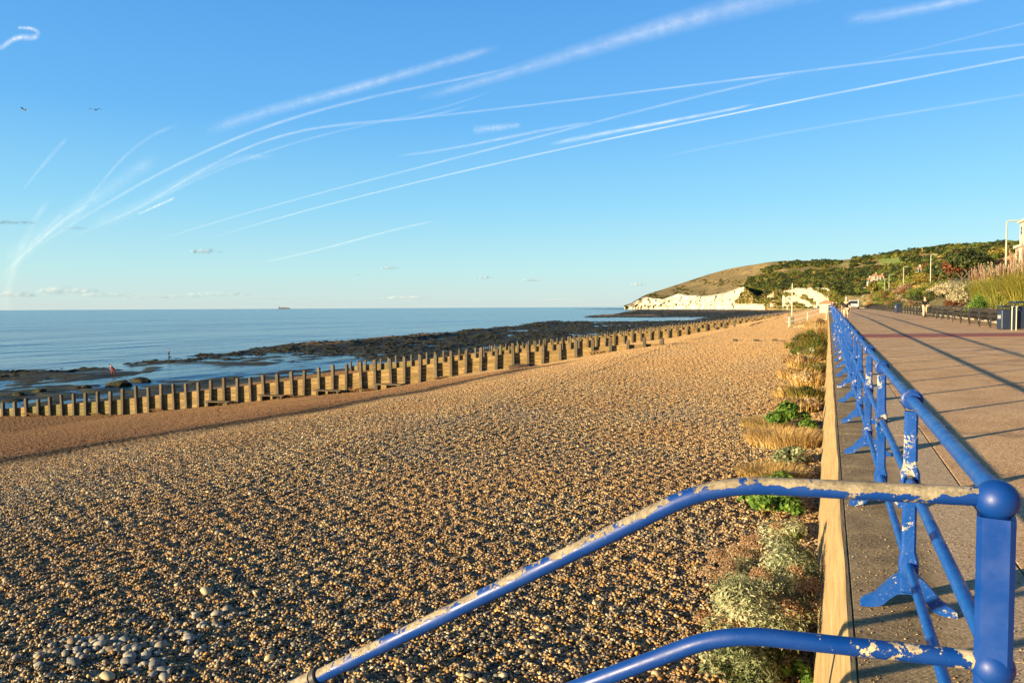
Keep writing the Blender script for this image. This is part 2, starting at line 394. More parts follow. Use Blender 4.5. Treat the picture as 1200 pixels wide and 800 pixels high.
# ------------------------------------------------------------------ terrain functions
def sm(x, a, b):
    t = np.clip((np.asarray(x, float)-a)/(b-a), 0, 1); return t*t*(3-2*t)
def vnoise(x, y, seed=0):
    x = np.asarray(x, float); y = np.asarray(y, float)
    xi, yi = np.floor(x), np.floor(y); fx, fy = x-xi, y-yi
    def h(a, b):
        v = np.sin(a*127.1+b*311.7+seed*74.7)*43758.5453; return v-np.floor(v)
    u, v = fx*fx*(3-2*fx), fy*fy*(3-2*fy)
    return (h(xi, yi)*(1-u)+h(xi+1, yi)*u)*(1-v)+(h(xi, yi+1)*(1-u)+h(xi+1, yi+1)*u)*v
def fbm(x, y, o=4, seed=0):
    r = 0; a = .5
    for i in range(o): r = r+a*(vnoise(x, y, seed+i)-.5); x = x*2.03+11.3; y = y*2.03+5.7; a *= .5
    return r*2
PX = np.array([-66, -62, -55, -45, -35, -26, -20, -18, -13, -9, 0, 20.])
PZ = np.array([-7.25, -6.95, -6.15, -5.8, -4.6, -3.6, -2.45, -2.2, -1.55, -1.2, -1.0, -1.0])
SY = np.array([-60, 68, 104, 165, 330, 420, 600, 900, 1300, 1960, 2300, 4000.])
SXW = np.array([-106, -108, -114, -116, -134, -160, -190, -240, -330, -470, -560, -1500.])
def prom_z(x, y):
    y = np.asarray(y, float)
    return .0080*np.clip(y-6, 0, None)-.0052*np.clip(y-60, 0, None)+.0*x+.02*(np.asarray(x, float)-.4)-.0028*np.clip(y-170, 0, None)
G1R, G1L = np.array([-9.1, 44.0]), np.array([-55.6, 35.0])
def beach_z(x, y):
    x = np.asarray(x, float); y = np.asarray(y, float)
    xs = np.where(x > -66, x, -66)
    # the beach widens a little away from the wall along the coast
    shift = -6*sm(y, 120, 400)
    z = np.interp(xs-shift*0, PX, PZ)
    z = z+.5*sm(y, 12, 46)*sm(x, -17, -8)+.25*sm(y, 60, 110)*sm(x, -14, -3)
    xb = np.interp(y, BY, BX)+.22*np.sin(y*.5)
    d = xb-x                                      # metres seaward of the crest line
    rid = .16*sm(d, -1.0, .8)*(1-sm(d, .8, 8.0))*(1-sm(y, 31, 37))
    z = z+rid
    # shingle stands lower on the far side of each groyne
    yl = G1R[1]+(x-G1R[0])*.1935
    back = y-yl
    z = z-.55*sm(back, -.1, .35)*(1-sm(back, 8, 26))*sm(x, -60, -50)*(1-sm(x, -13, -9))
    for k in (1, 2, 3, 4, 5):
        b2 = back-41*k
        z = z-.5*sm(b2, -.1, .6)*(1-sm(b2, 10, 26))*sm(x, -60, -50)*(1-sm(x, -12, -8))
    und = fbm(x*.28, y*.28, 2, 3)*.07*sm(z, -6.2, -5.5)
    z = z+und
    # foreshore flats, reef and pools
    fx = -x
    sh = -np.interp(y, SY, SXW)                   # distance of the waterline
    wlow = np.where(x < -62, 1., 0.)*1.0
    amp = .34+.25*sm(y, 90, 200)
    n = fbm(x*.10, y*.06, 5, 21)*amp*1.5+fbm(x*.5, y*.4, 4, 5)*amp*1.0
    reefband = np.exp(-((fx-(sh-7))/(3.5+3.5*sm(y, 85, 125)))**2)*(.20+.16*sm(y, 85, 125))
    flat = -7.49+.30*sm(y, 75, 150)+n+reefband+.10*sm(y, 200, 900)
    out = -7.3-(fx-sh)*.03
    f = np.where(fx < sh, flat, np.minimum(flat, out+n*.9-.1*np.clip(fx-sh, 0, 8)))
    # the outlying reef left of the point of weed and the two bays beyond
    f = f+.62*np.exp(-(((x+112)/22)**2+((y-146)/9)**2))*(1+1.2*fbm(x*.4, y*.4, 3, 8))
    bay = np.exp(-(((x+ (150))/75)**4+((y-530)/85)**4))
    f = f-1.5*bay*sm(-x, 78, 95)
    spit = np.exp(-((y-(700+ .35*(-x-200)))/60)**2)*sm(x, -330, -300)*(1-sm(x, -150, -120))
    f = f+.9*spit
    t = sm(x, -70, -60)
    z = np.where(x > -60, z, z*t+f*(1-t))
    # beach turns towards the cliff foot far along the coast
    rise = sm(y, 700, 1500)*sm(x, -520+0*x, -60)*1.2
    return np.where(x > -60, z, z+rise*.6)
def bank_z(x, y):
    p = prom_z(9, y)
    x = np.asarray(x, float)
    up = np.interp(x, [9, 9.6, 11, 12.6, 14, 17, 20, 30, 60, 120], [.12, .25, .9, 1.9, 2.5, 2.6, 4.2, 7.0, 14.0, 24.0])
    return p+up+fbm(x*.3, np.asarray(y)*.3, 3, 2)*.35*sm(x, 9.2, 11)

def grid_mesh(name, xs, ys, zf, mat, smooth=True, skip=None):
    X, Y = np.meshgrid(xs, ys, indexing='ij'); Z = zf(X, Y)
    V = np.stack([X, Y, Z], -1).reshape(-1, 3); nx, ny = len(xs), len(ys)
    i = np.arange(nx-1)[:, None]*ny+np.arange(ny-1)[None]; i = i.ravel()
    F = np.stack([i, i+ny, i+ny+1, i+1], -1)
    return np_mesh(name, V, F, mat, smooth)
def gs(a, b, s0, g):
    r = [a]; s = s0
    while r[-1] < b: r.append(r[-1]+s); s *= g
    r[-1] = b; return np.array(r)

# ------------------------------------------------------------------ beach, sea, foreshore
ys = np.concatenate([np.arange(-30, 0, 1.5), np.arange(0, 60, .35), gs(60, 3200, .5, 1.0135)])
xs = np.concatenate([-gs(60, 1600, .7, 1.016)[::-1][:-1], np.arange(-60, -28, .5), np.arange(-28, -.02, .22), [.03]])
tag(link('beach', grid_mesh('beach', xs, ys, beach_z, M_GROUND)), kind='structure')
m = Mat('sea_water', .16, (.012, .055, .10), .5); m.b.inputs['IOR'].default_value = 1.33
p = m.pos()
dist = m.n.new('ShaderNodeVectorMath'); dist.operation = 'LENGTH'; m.L(p, dist.inputs[0])
m.col(m.mix(m.step(m.sep(m.noise(.012, 4, vec=m.scaled(p, (1, .5, 1))), 0) if False else m.noise(.01, 4, vec=m.scaled(p, (1, .35, 1))), .4, .65), (.004, .06, .115), (.012, .09, .15)))
w1 = m.noise(.55, 5, vec=m.scaled(p, (1, .42, 1)), rough=.6); w2 = m.noise(.06, 4, vec=m.scaled(p, (1, .4, 1)), rough=.6); w3 = m.noise(.009, 4, vec=m.scaled(p, (1, .4, 1)), rough=.6)
b = m.bump(w1, 1.0, .34); b = m.bump(w2, 1.0, 2.4, b); b = m.bump(w3, 1.0, 10.0, b)
M_SEA = m.m
me = np_mesh('sea', [(-60000, -20000, -7.4), (3000, -20000, -7.4), (3000, 60000, -7.4), (-60000, 60000, -7.4)], np.array([[0, 1, 2, 3]]), M_SEA)
tag(link('sea', me), kind='structure')

def ico(sub=1):
    bm = bmesh.new(); bmesh.ops.create_icosphere(bm, subdivisions=sub, radius=1)
    V = np.array([v.co[:] for v in bm.verts]); F = np.array([[v.index for v in f.verts] for f in bm.faces]); bm.free(); return V, F
IV, IF = ico(1); IV2, IF2 = ico(2)
def rotm(n):
    q = RNG.normal(size=(n, 4)); q /= np.linalg.norm(q, axis=1)[:, None]; w, x, y, z = q.T
    return np.stack([1-2*(y*y+z*z), 2*(x*y-z*w), 2*(x*z+y*w), 2*(x*y+z*w), 1-2*(x*x+z*z), 2*(y*z-x*w), 2*(x*z-y*w), 2*(y*z+x*w), 1-2*(x*x+y*y)], -1).reshape(-1, 3, 3)
def pebble_tile(name, n, dmin, dmax, size=1.0, flat=(.45, .8)):
    d = np.exp(RNG.uniform(np.log(dmin), np.log(dmax), n))/2; d = np.where(RNG.uniform(0, 1, n) < .014, d*RNG.uniform(1.4, 2.1, n), d)
    c = np.stack([RNG.uniform(0, size, n)-size/2, RNG.uniform(0, size, n)-size/2, np.zeros(n)], -1)
    k = 2*pi/size; ph = RNG.uniform(0, 6, 6)
    bumpz = sum(.0042*np.sin(k*(a_*c[:, 0]+b_*c[:, 1])+RNG.uniform(0, 6)) for a_, b_ in ((1, 2), (3, -1), (2, 3), (-4, 2), (5, 1), (3, -5), (1, 6)))
    c[:, 2] = bumpz+RNG.uniform(-.006, .016, n)
    s = np.stack([d*RNG.uniform(.8, 1.35, n), d*RNG.uniform(.75, 1.1, n), d*RNG.uniform(*flat, n)], -1)
    sh = IV[None]*(1+RNG.normal(0, .09, (n, len(IV), 1)))*s[:, None]
    a = RNG.uniform(0, 2*pi, n); tx, ty = RNG.normal(0, .35, n), RNG.normal(0, .35, n)
    Rz = np.zeros((n, 3, 3)); Rz[:, 0, 0] = np.cos(a); Rz[:, 0, 1] = -np.sin(a); Rz[:, 1, 0] = np.sin(a); Rz[:, 1, 1] = np.cos(a); Rz[:, 2, 2] = 1
    Rx = np.zeros((n, 3, 3)); Rx[:, 0, 0] = 1; Rx[:, 1, 1] = np.cos(tx); Rx[:, 1, 2] = -np.sin(tx); Rx[:, 2, 1] = np.sin(tx); Rx[:, 2, 2] = np.cos(tx)
    Ry = np.zeros((n, 3, 3)); Ry[:, 1, 1] = 1; Ry[:, 0, 0] = np.cos(ty); Ry[:, 0, 2] = np.sin(ty); Ry[:, 2, 0] = -np.sin(ty); Ry[:, 2, 2] = np.cos(ty)
    V = np.einsum('nij,nvj->nvi', Rz@Rx@Ry, sh)+c[:, None]
    F = IF[None]+np.arange(n)[:, None, None]*len(IV)
    rn = np.repeat(RNG.uniform(0, 1, n), len(IV))
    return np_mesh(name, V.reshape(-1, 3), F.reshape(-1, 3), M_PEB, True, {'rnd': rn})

def scatter(name, P, rot, idx, scale, sources, kind='stuff', label=None, cat=None):
    """one object: a point mesh whose node tree sets the source meshes on its points"""
    me = bpy.data.meshes.new(name); me.vertices.add(len(P)); me.vertices.foreach_set('co', np.asarray(P, np.float32).ravel())
    a = me.attributes.new('rot', 'FLOAT_VECTOR', 'POINT'); a.data.foreach_set('vector', np.asarray(rot, np.float32).ravel())
    a = me.attributes.new('idx', 'INT', 'POINT'); a.data.foreach_set('value', np.asarray(idx, np.int32))
    a = me.attributes.new('scl', 'FLOAT_VECTOR', 'POINT'); a.data.foreach_set('vector', np.asarray(scale, np.float32).ravel())
    ng = bpy.data.node_groups.new(name+'_nodes', 'GeometryNodeTree')
    ng.interface.new_socket('Geometry', in_out='INPUT', socket_type='NodeSocketGeometry'); ng.interface.new_socket('Geometry', in_out='OUTPUT', socket_type='NodeSocketGeometry')
    N, Lk = ng.nodes, ng.links
    gi, go = N.new('NodeGroupInput'), N.new('NodeGroupOutput')
    def nattr(nm, t):
        n = N.new('GeometryNodeInputNamedAttribute'); n.data_type = t; n.inputs[0].default_value = nm; return n.outputs[0]
    rotv, scl, ix = nattr('rot', 'FLOAT_VECTOR'), nattr('scl', 'FLOAT_VECTOR'), nattr('idx', 'INT')
    jo = N.new('GeometryNodeJoinGeometry')
    for k, src in enumerate(sources):
        so = bpy.data.objects.new(name+'_piece', src)
        oi = N.new('GeometryNodeObjectInfo'); oi.inputs['Object'].default_value = so; oi.inputs['As Instance'].default_value = True
        cmpn = N.new('FunctionNodeCompare'); cmpn.data_type = 'INT'; cmpn.operation = 'EQUAL'; Lk.new(ix, cmpn.inputs[2]); cmpn.inputs[3].default_value = k
        ip = N.new('GeometryNodeInstanceOnPoints'); Lk.new(gi.outputs[0], ip.inputs['Points']); Lk.new(cmpn.outputs[0], ip.inputs['Selection'])
        Lk.new(oi.outputs['Geometry'], ip.inputs['Instance']); Lk.new(rotv, ip.inputs['Rotation']); Lk.new(scl, ip.inputs['Scale'])
        Lk.new(ip.outputs[0], jo.inputs[0])
    Lk.new(jo.outputs[0], go.inputs[0])
    o = link(name, me); md = o.modifiers.new('scatter', 'NODES'); md.node_group = ng
    return tag(o, label, cat, kind=kind)

def visible(P, margin=120, zmax=1e9):
    A = np.array(CM); q = (P-np.array([0, 0, EYE]))@A
    Z = -q[:, 2]; px = 600+FPX*q[:, 0]/np.where(Z > .1, Z, .1); py = 400-FPX*q[:, 1]/np.where(Z > .1, Z, .1)
    return (Z > .3) & (Z < zmax) & (px > -margin) & (px < 1200+margin) & (py < 800+margin*1.5), px, py, Z

tiles_hi = [pebble_tile('pebbles', 3300, .014, .043) for _ in range(7)]
tiles_lo = [pebble_tile('pebbles', 1800, .017, .04) for _ in range(2)]
gx, gy = np.meshgrid(np.arange(-64, .4, .96), np.arange(-2, 84, .96), indexing='ij')
T = np.stack([gx.ravel()-.55, gy.ravel()], -1)
fx_, fy_ = np.meshgrid(np.arange(-26, -9, .45), np.arange(4, 40, .45), indexing='ij'); fd_ = np.interp(fy_, BY, BX)-fx_; fk_ = (fd_ > -1.7) & (fd_ < 1.9)
cx_, cy_ = np.meshgrid(np.arange(-63, .2, 1.9), np.arange(84, 420, 1.9), indexing='ij'); NT = len(T)
T = np.concatenate([T, np.stack([cx_.ravel()-.9, cy_.ravel()], -1)]); NC = len(T); T = np.concatenate([T, np.stack([fx_[fk_], fy_[fk_]], -1)])
hz = beach_z(T[:, 0], T[:, 1]); e = .35
dx = (beach_z(T[:, 0]+e, T[:, 1])-beach_z(T[:, 0]-e, T[:, 1]))/(2*e); dy = (beach_z(T[:, 0], T[:, 1]+e)-beach_z(T[:, 0], T[:, 1]-e))/(2*e)
P = np.stack([T[:, 0], T[:, 1], hz+.004], -1); vis, px, py, Z = visible(P, 200)
fine = np.arange(len(T)) >= NC; coarse = (np.arange(len(T)) >= NT) & ~fine; dd_ = np.interp(T[:, 1], BY, BX)-T[:, 0]; vis &= fine | ~((dd_ > -1.2) & (dd_ < 1.4) & (T[:, 1] < 39) & (T[:, 1] > 5))
gd = np.abs((T[:, 1]-G1R[1])-(T[:, 0]-G1R[0])*.1935)
ok = vis & (hz > -6.15) & (np.hypot(dx, dy) < .8)
P, dx, dy, fine, coarse = P[ok], dx[ok], dy[ok], fine[ok], coarse[ok]; n = len(P)
low = (P[:, 2] < -2.75) | ((np.interp(P[:, 1], BY, BX)-P[:, 0] > .3) & (P[:, 1] < 36))
yawq = RNG.integers(0, 4, n)*pi/2
rots = np.zeros((n, 3))
for i in range(n):
    nrm = Vector((-dx[i], -dy[i], 1)).normalized()
    q = Vector((0, 0, 1)).rotation_difference(nrm)
    rots[i] = (q.to_matrix() @ Matrix.Rotation(yawq[i], 3, 'Z')).to_euler()
idx = np.where(low, 7+RNG.integers(0, 2, n), RNG.integers(0, 7, n))
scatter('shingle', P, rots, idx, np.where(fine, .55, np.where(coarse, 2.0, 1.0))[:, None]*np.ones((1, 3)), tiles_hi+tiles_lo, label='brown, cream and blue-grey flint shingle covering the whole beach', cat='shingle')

# rocks of the reef
def lump(name, mat, sub=2, rough=.28, seed=0, scale=(1, 1, .6)):
    V, F = (IV2, IF2) if sub == 2 else (IV, IF)
    r = 1+rough*fbm(V[:, 0]*1.7+seed, V[:, 1]*1.7+V[:, 2]*2.1, 3, seed)*1.6+RNG.normal(0, .05, len(V))
    return np_mesh(name, V*r[:, None]*np.array(scale), F, mat, False)
m = Mat('weedy_rock', .85, spec=.15)
m.col(m.ramp(m.noise(1.2, 6, rough=.7), [(.35, (.008, .007, .005)), (.5, (.022, .018, .010)), (.62, (.034, .042, .014)), (.78, (.09, .07, .04))])); m.bump(m.noise(6, 6, rough=.7), .8, .06)
M_ROCK = m.m
rocks = [lump('rock', M_ROCK, 2, .35, s, (1, RNG.uniform(.7, 1), RNG.uniform(.4, .7))) for s in range(6)]
cand = []
N = 60000
u = RNG.uniform(0, 1, N); yy = 55*np.exp(u*np.log(1800/55))
shore = -np.interp(yy, SY, SXW); xx = -(60+RNG.uniform(0, 1, N)*(shore-60+14))
zz = beach_z(xx, yy)
keep = (zz > -7.38) & (zz < -6.2)
dens = np.where(yy < 110, np.where(-xx > shore-9-8*sm(yy, 80, 110), .22+.3*sm(yy, 75, 110), .010), .5)
keep &= RNG.uniform(0, 1, N) < dens
xx, yy, zz = xx[keep], yy[keep], zz[keep]; P = np.stack([xx, yy, zz-.03], -1); vis, px, py, Z = visible(P, 60)
P = P[vis]; Z = Z[vis]; n = len(P)
s = RNG.uniform(.12, .42, n)*np.clip((Z/150)**.5, .7, 4)*RNG.choice([1, 1, 1, 1.6], n)
scatter('reef_rocks', P, np.stack([RNG.uniform(-.2, .2, n), RNG.uniform(-.2, .2, n), RNG.uniform(0, 6, n)], -1), RNG.integers(0, 6, n), np.stack([s*1.3, s, s*np.clip(1.0/(Z/150)**.35, .3, 1)*.55], -1), rocks, label='dark weed-covered rocks of the reef at low tide', cat='rocks')
for k, (px_, py_, w) in enumerate([(166, 446.5, 1.35), (140, 451.5, 1.5), (101, 454, .7), (92, 455, .5), (128, 452.5, .55), (23, 463, .7), (45, 459.5, .9)]):
    p_ = on_z(px_, py_, -7.3)
    o = link('boulder', lump('boulder', M_ROCK, 2, .4, 30+k, (w, w*.7, w*.42)), loc=p_)
    tag(o, ['rounded dark boulder standing highest on the wet flats', 'long low weedy rock left of the rounded boulder', 'small dark rock at the edge of the wet flats behind the posts', 'smallest dark rock beside the small one on the wet flats', 'small rock just left of the long low weedy rock', 'lone dark rock on the flats at far left', 'flat dark rock between the lone left rock and the small pair'][k], 'boulder', 'boulders on the wet flats')

# grey cobbles heaped at lower left
m = Mat('grey_cobble', .7); f_ = m.rnd()
m.col(m.mix(m.noise(14, 5, vec=m.objc()), m.ramp(f_, [(0, (.10, .102, .102)), (.35, (.16, .16, .15)), (.7, (.26, .24, .195)), (1, (.15, .11, .07))]), m.ramp(f_, [(0, (.17, .17, .165)), (.35, (.27, .27, .245)), (.7, (.38, .35, .28)), (1, (.22, .17, .11))])))
m.bump(m.noise(30, 5, vec=m.objc()), .4, .006); M_COB = m.m
m = Mat('cream_flint', .65); m.col(m.ramp(m.noise(22, 5, vec=m.objc()), [(.35, (.28, .20, .07)), (.55, (.40, .35, .22)), (.7, (.46, .42, .32))])); M_CREAM = m.m
cobs = []
for k in range(8):
    V = IV2*(1+.20*fbm(IV2[:, 0]*1.1+k*3, IV2[:, 1]*1.1+IV2[:, 2]*1.3, 2, k)[:, None]*1.8)*np.array([1, RNG.uniform(.68, .9), RNG.uniform(.5, .72)])
    cobs.append(np_mesh('cobble', V, IF2, M_COB, True))
CL = [(112, 757, 34, 12, 34), (150, 765, 34, 16, 22), (75, 768, 30, 12, 16), (182, 774, 38, 16, 18), (215, 747, 26, 10, 16), (245, 734, 30, 8, 12), (262, 724, 26, 6, 7), (45, 775, 24, 10, 9), (180, 788, 34, 9, 12), (236, 765, 16, 8, 5)]
tag_lab = 'rounded grey cobble lying in the loose heap on the shingle at lower left'
for (cx, cy, rx, ry, nn) in CL:
    for k in range(nn):
        px_, py_ = random.gauss(cx, rx*.55), random.gauss(cy, ry*.6)
        p_ = on_z(px_, py_, -1.1); z_ = float(beach_z(p_.x, p_.y)); p_ = on_z(px_, py_, z_)
        s_ = random.choice([.022, .027, .031, .036, .041, .052])
        tag(link('cobble', random.choice(cobs), loc=(p_.x, p_.y, z_+.014+s_*.30), rot=(random.uniform(-.3, .3), random.uniform(-.3, .3), random.uniform(0, 6)), scale=s_), tag_lab, 'cobble', 'grey cobbles heaped on the shingle')
for (px_, py_, s_, lab, mt) in [(242, 697, .062, 'large cream and yellow flint lying alone above the cobble heap', M_CREAM), (316, 775, .045, 'cream flint lying alone to the right of the cobble heap', M_CREAM), (126, 797, .055, 'flat whitish stone at the bottom edge below the cobble heap', M_CREAM), (153, 731, .04, 'small pale pointed stone just above the cobble heap', M_COB)]:
    p_ = on_z(px_, py_, -1.1); z_ = float(beach_z(p_.x, p_.y)); p_ = on_z(px_, py_, z_)
    me = random.choice(cobs).copy(); me.materials.clear(); me.materials.append(mt)
    tag(link('beach_stone', me, loc=(p_.x, p_.y, z_+.02+s_*.3), rot=(.2, -.1, random.uniform(0, 6)), scale=s_), lab, 'stone')

# ------------------------------------------------------------------ sea wall, promenade
PY0, PY1 = -8.0, 330.0
wy = np.concatenate([np.arange(PY0, 30, .3), gs(30, PY1, .6, 1.05)])
def wall_section(y):
    t = float(prom_z(.1, y)); nn = .006*math.sin(y*1.7)+.004*math.sin(y*4.1)
    return [(-.20, y, t-3.6), (-.16, y, t-1.6), (.088+nn, y, t-.05), (.10+nn, y, t-.014), (.112+nn*.6, y, t+.004), (.135, y, t+.002), (.137, y, t-.03), (.60, y, t-.06), (.60, y, t-3.6)]
V = []; F = []
for i, y in enumerate(wy): V += wall_section(y)
k = 9
for i in range(len(wy)-1):
    for j in range(k): F.append([i*k+j, i*k+(j+1) % k, (i+1)*k+(j+1) % k, (i+1)*k+j])
mb = MB(); mb.add(V, F); mb.add(wall_section(PY1), [list(range(k))])
w = mb.build('sea_wall', M_WALL); tag(w, 'pale yellow concrete sea wall between the shingle and the promenade', 'wall', kind='structure')
# edge slabs, each cast bay by itself
edge_top = thing('edge_strip', 'dark ribbed concrete strip of slabs under the blue railing', 'paving')
edge_top['kind'] = 'structure'
def slab_mesh(x0, x1, y0, y1, mat, thick=.10, step=.5, lift=0.0):
    n = max(2, int((y1-y0)/step)+1); yv = np.linspace(y0, y1, n); mb = MB(); V = []
    for y in yv:
        za, zb = float(prom_z(x0, y))+lift, float(prom_z(x1, y))+lift
        V += [(x0, y, za-thick), (x0, y, za-.006), (x0+.008, y, za), (x1-.008, y, zb), (x1, y, zb-.006), (x1, y, zb-thick)]
    F = []
    for i in range(n-1):
        for j in range(6): F.append([i*6+j, i*6+(j+1) % 6, (i+1)*6+(j+1) % 6, (i+1)*6+j])
    F.append([0, 1, 2, 3, 4, 5]); F.append([(n-1)*6+j for j in range(6)][::-1])
    mb.add(V, F); return mb
y = PY0; bays = []
while y < 120:
    y2 = y+2.98+random.uniform(-.15, .15); bays.append((y, y2-.012)); y = y2
for (a, b_) in bays: slab_mesh(.139, 1.070, a, b_, M_STRIP).build('slab', M_STRIP, edge_top)
slab_mesh(.139, 1.070, y, PY1, M_STRIP, step=8).build('slab', M_STRIP, edge_top)
prom = slab_mesh(1.078, 8.95, PY0, PY1, M_PROM, thick=.3, step=2).build('promenade', M_PROM); tag(prom, kind='structure')
slab_mesh(.6, 9.3, PY0, PY1, M_IRON, thick=1.2, step=2, lift=-.03).build('promenade_base', M_IRON)['kind'] = 'structure'
tag(slab_mesh(1.09, 8.9, 34.0, 37.3, M_BAND, thick=.02, step=.8, lift=.006).build('red_crossing_band', M_BAND), kind='structure')
mb = MB()
yv = np.concatenate([np.arange(PY0, 120, 2.0), gs(120, PY1, 4, 1.2)])
V = []; F = []
for i, y in enumerate(yv):
    z = float(prom_z(9, y)); V += [(8.96, y, z-.2), (8.96, y, z+.10), (8.975, y, z+.12), (9.12, y, z+.12), (9.12, y, z-.2)]
for i in range(len(yv)-1):
    for j in range(5): F.append([i*5+j, i*5+(j+1) % 5, (i+1)*5+(j+1) % 5, (i+1)*5+j])
mb.add(V, F); mb.build('kerb', M_KERB)['kind'] = 'structure'
def bank_mat():
    m = Mat('planted_bank_soil', .95)
    m.col(m.ramp(m.noise(.5, 7, rough=.7), [(.3, (.05, .045, .02)), (.5, (.11, .10, .035)), (.62, (.22, .17, .08)), (.75, (.34, .26, .14))])); m.bump(m.noise(3, 6), .8, .15); return m.m
M_BANK = bank_mat()
ys = np.concatenate([np.arange(-10, 60, 1.5), gs(60, 420, 2, 1.03)]); xs = np.concatenate([np.arange(9.1, 22, .6), gs(22, 160, 1.2, 1.08)])
tag(link('planted_bank', grid_mesh('planted_bank', xs, ys, bank_z, M_BANK)), kind='structure')

gp = np.stack([RNG.uniform(.15, 1.05, 6500)**1.0, 2+RNG.uniform(0, 1, 6500)**1.5*26, np.zeros(6500)], -1); gk = fbm(gp[:, 0]*3, gp[:, 1]*1.5, 3, 4) > -.05; gp = gp[gk]
gp[:, 2] = prom_z(gp[:, 0], gp[:, 1])+.002; gn = len(gp); gv = []
for k in range(4):
    V_ = IV*(1+RNG.normal(0, .12, (len(IV), 1)))*np.array([1, .8, .55]); gv.append(np_mesh('grit', V_, IF, M_PEB, True, {'rnd': np.full(len(IV), [.45, .75, .88, .3][k])}))
gs_ = RNG.uniform(.0018, .006, gn)[:, None]*np.ones((1, 3))
scatter('grit', gp, np.stack([np.zeros(gn), np.zeros(gn), RNG.uniform(0, 6, gn)], -1), RNG.integers(0, 4, gn), gs_, gv, label='loose grit and small stones on the concrete edge strip', cat='grit')
# steps under the camera, down to the shingle
st = thing('beach_steps', 'concrete steps from the promenade down to the shingle under the camera', 'steps')
for k in range(5):
    x1 = -.06-.30*k; MB().box((x1-.30, .35, -2.3), (x1, 2.0, -.19-.175*k), bev=.01).build('step', M_WALL, st)

# ------------------------------------------------------------------ railing
RX, RS, R0 = .40, 2.13, 2.13
def rz_(y): return float(prom_z(RX, y))
def flange(mb, c, r, t, axis):
    c = Vector(c); a = Vector(axis); mb.tube([c-a*t, c-a*t*.7, c+a*t*.7, c+a*t], [r*.82, r, r, r*.82], 14)
def post_mesh_parts():
    """meshes of one cast-iron post standing at the origin: shaft, sockets, foot"""
    mb = MB(); hw, hd, c = .037, .026, .011
    def sec(z, w, d):
        return [(w-c, -d, z), (w, -d+c, z), (w, d-c, z), (w-c, d, z), (-w+c, d, z), (-w, d-c, z), (-w, -d+c, z), (-w+c, -d, z)]
    lv = [(.14, .034, .024), (.17, .036, .026), (.19, .045, .036), (.27, .045, .036), (.32, .033, .023), (.60, .033, .022), (.64, .043, .034), (.72, .043, .034), (.77, .032, .022), (1.04, .031, .021)]
    V = []
    for z, w_, d_ in lv: V += sec(z, w_, d_)
    F = []
    for i in range(len(lv)-1):
        for j in range(8): F.append([i*8+j, i*8+(j+1) % 8, (i+1)*8+(j+1) % 8, (i+1)*8+j])
    F += [list(range(8))[::-1], [(len(lv)-1)*8+j for j in range(8)]]
    mb.add(V, F); shaft = mb.mesh('shaft', M_BLUE_CHIP, True)
    socks = []
    for z, r in ((1.10, .052), (.68, .047), (.245, .047)):
        s = MB(); flange(s, (0, 0, 0), r, .022, (0, 1, 0)); s.tube([(0, -.034, 0), (0, .034, 0)], r*.78, 14)
        socks.append((z, s.mesh('collar', M_BLUE, True)))
    f = MB()
    prof_top = [(0, .20), (.04, .195), (.068, .176), (.10, .142), (.132, .102), (.155, .076), (.182, .060), (.208, .044), (.222, .030)]
    prof_bot = [(.222, .002), (.178, .002), (.165, .006), (.140, .010), (.112, .026), (.085, .058), (.05, .088), (0, .098)]
    for sgn in (1, -1):
        ol = [(sgn*a, -.021, z) for a, z in prof_top]+[(sgn*a, -.021, z) for a, z in prof_bot]
        if sgn < 0: ol = ol[::-1]
        f.prism(ol, (0, .042, 0))
    f.box((-.040, -.030, .10), (.040, .030, .20), bev=.010)
    foot = f.mesh('foot', M_BLUE_CHIP, False)
    cap = MB(); cap.sphere((0, 0, 1.115), .036, 14, 8); cap = cap.mesh('cap', M_BLUE, True)
    return shaft, socks, foot, cap
P_SHAFT, P_SOCK, P_FOOT, P_CAP = post_mesh_parts()
rail = thing('promenade_railing', 'chipped blue iron railing with three pipe rails running along the promenade edge', 'railing', (RX, R0, 0))
def ch(name, me, parent, loc, rot=(0, 0, 0)): return link(name, me, parent, loc=loc, rot=rot)
NP = 62
for i in range(1, NP):
    y = R0+RS*i; z = rz_(y); lean = random.uniform(-.008, .008)
    sh = ch('post', P_SHAFT, rail, (0, y-R0, z), (0, lean, 0))
    if i < 24:
        for zz_, me in P_SOCK: ch('collar', me, sh, (0, 0, zz_))
        ch('foot', P_FOOT, sh, (0, 0, 0)); ch('cap', P_CAP, sh, (0, 0, -.01))
for h in (1.10, .68, .245):
    for i in range(NP-1):
        y0, y1 = R0+RS*i, R0+RS*(i+1)
        r_ = .0245 if h > 1 else .0225
        a = Vector((0, y0-R0, rz_(y0)+h)); b_ = Vector((0, y1-R0, rz_(y1)+h)); d = (b_-a)
        if h > 1 and i < 12:   # the top pipe swells where it is sleeved
            mbt = MB().tube([a, a+d*.02, a+d*.09, a+d*.10, b_], [r_+.003, r_+.003, r_+.003, r_, r_], 16)
        else: mbt = MB().tube([a, a+d*.5, b_], r_, 14 if i < 10 else 8)
        mbt.build('pipe_rail', M_BLUE_RAIL, rail, True)
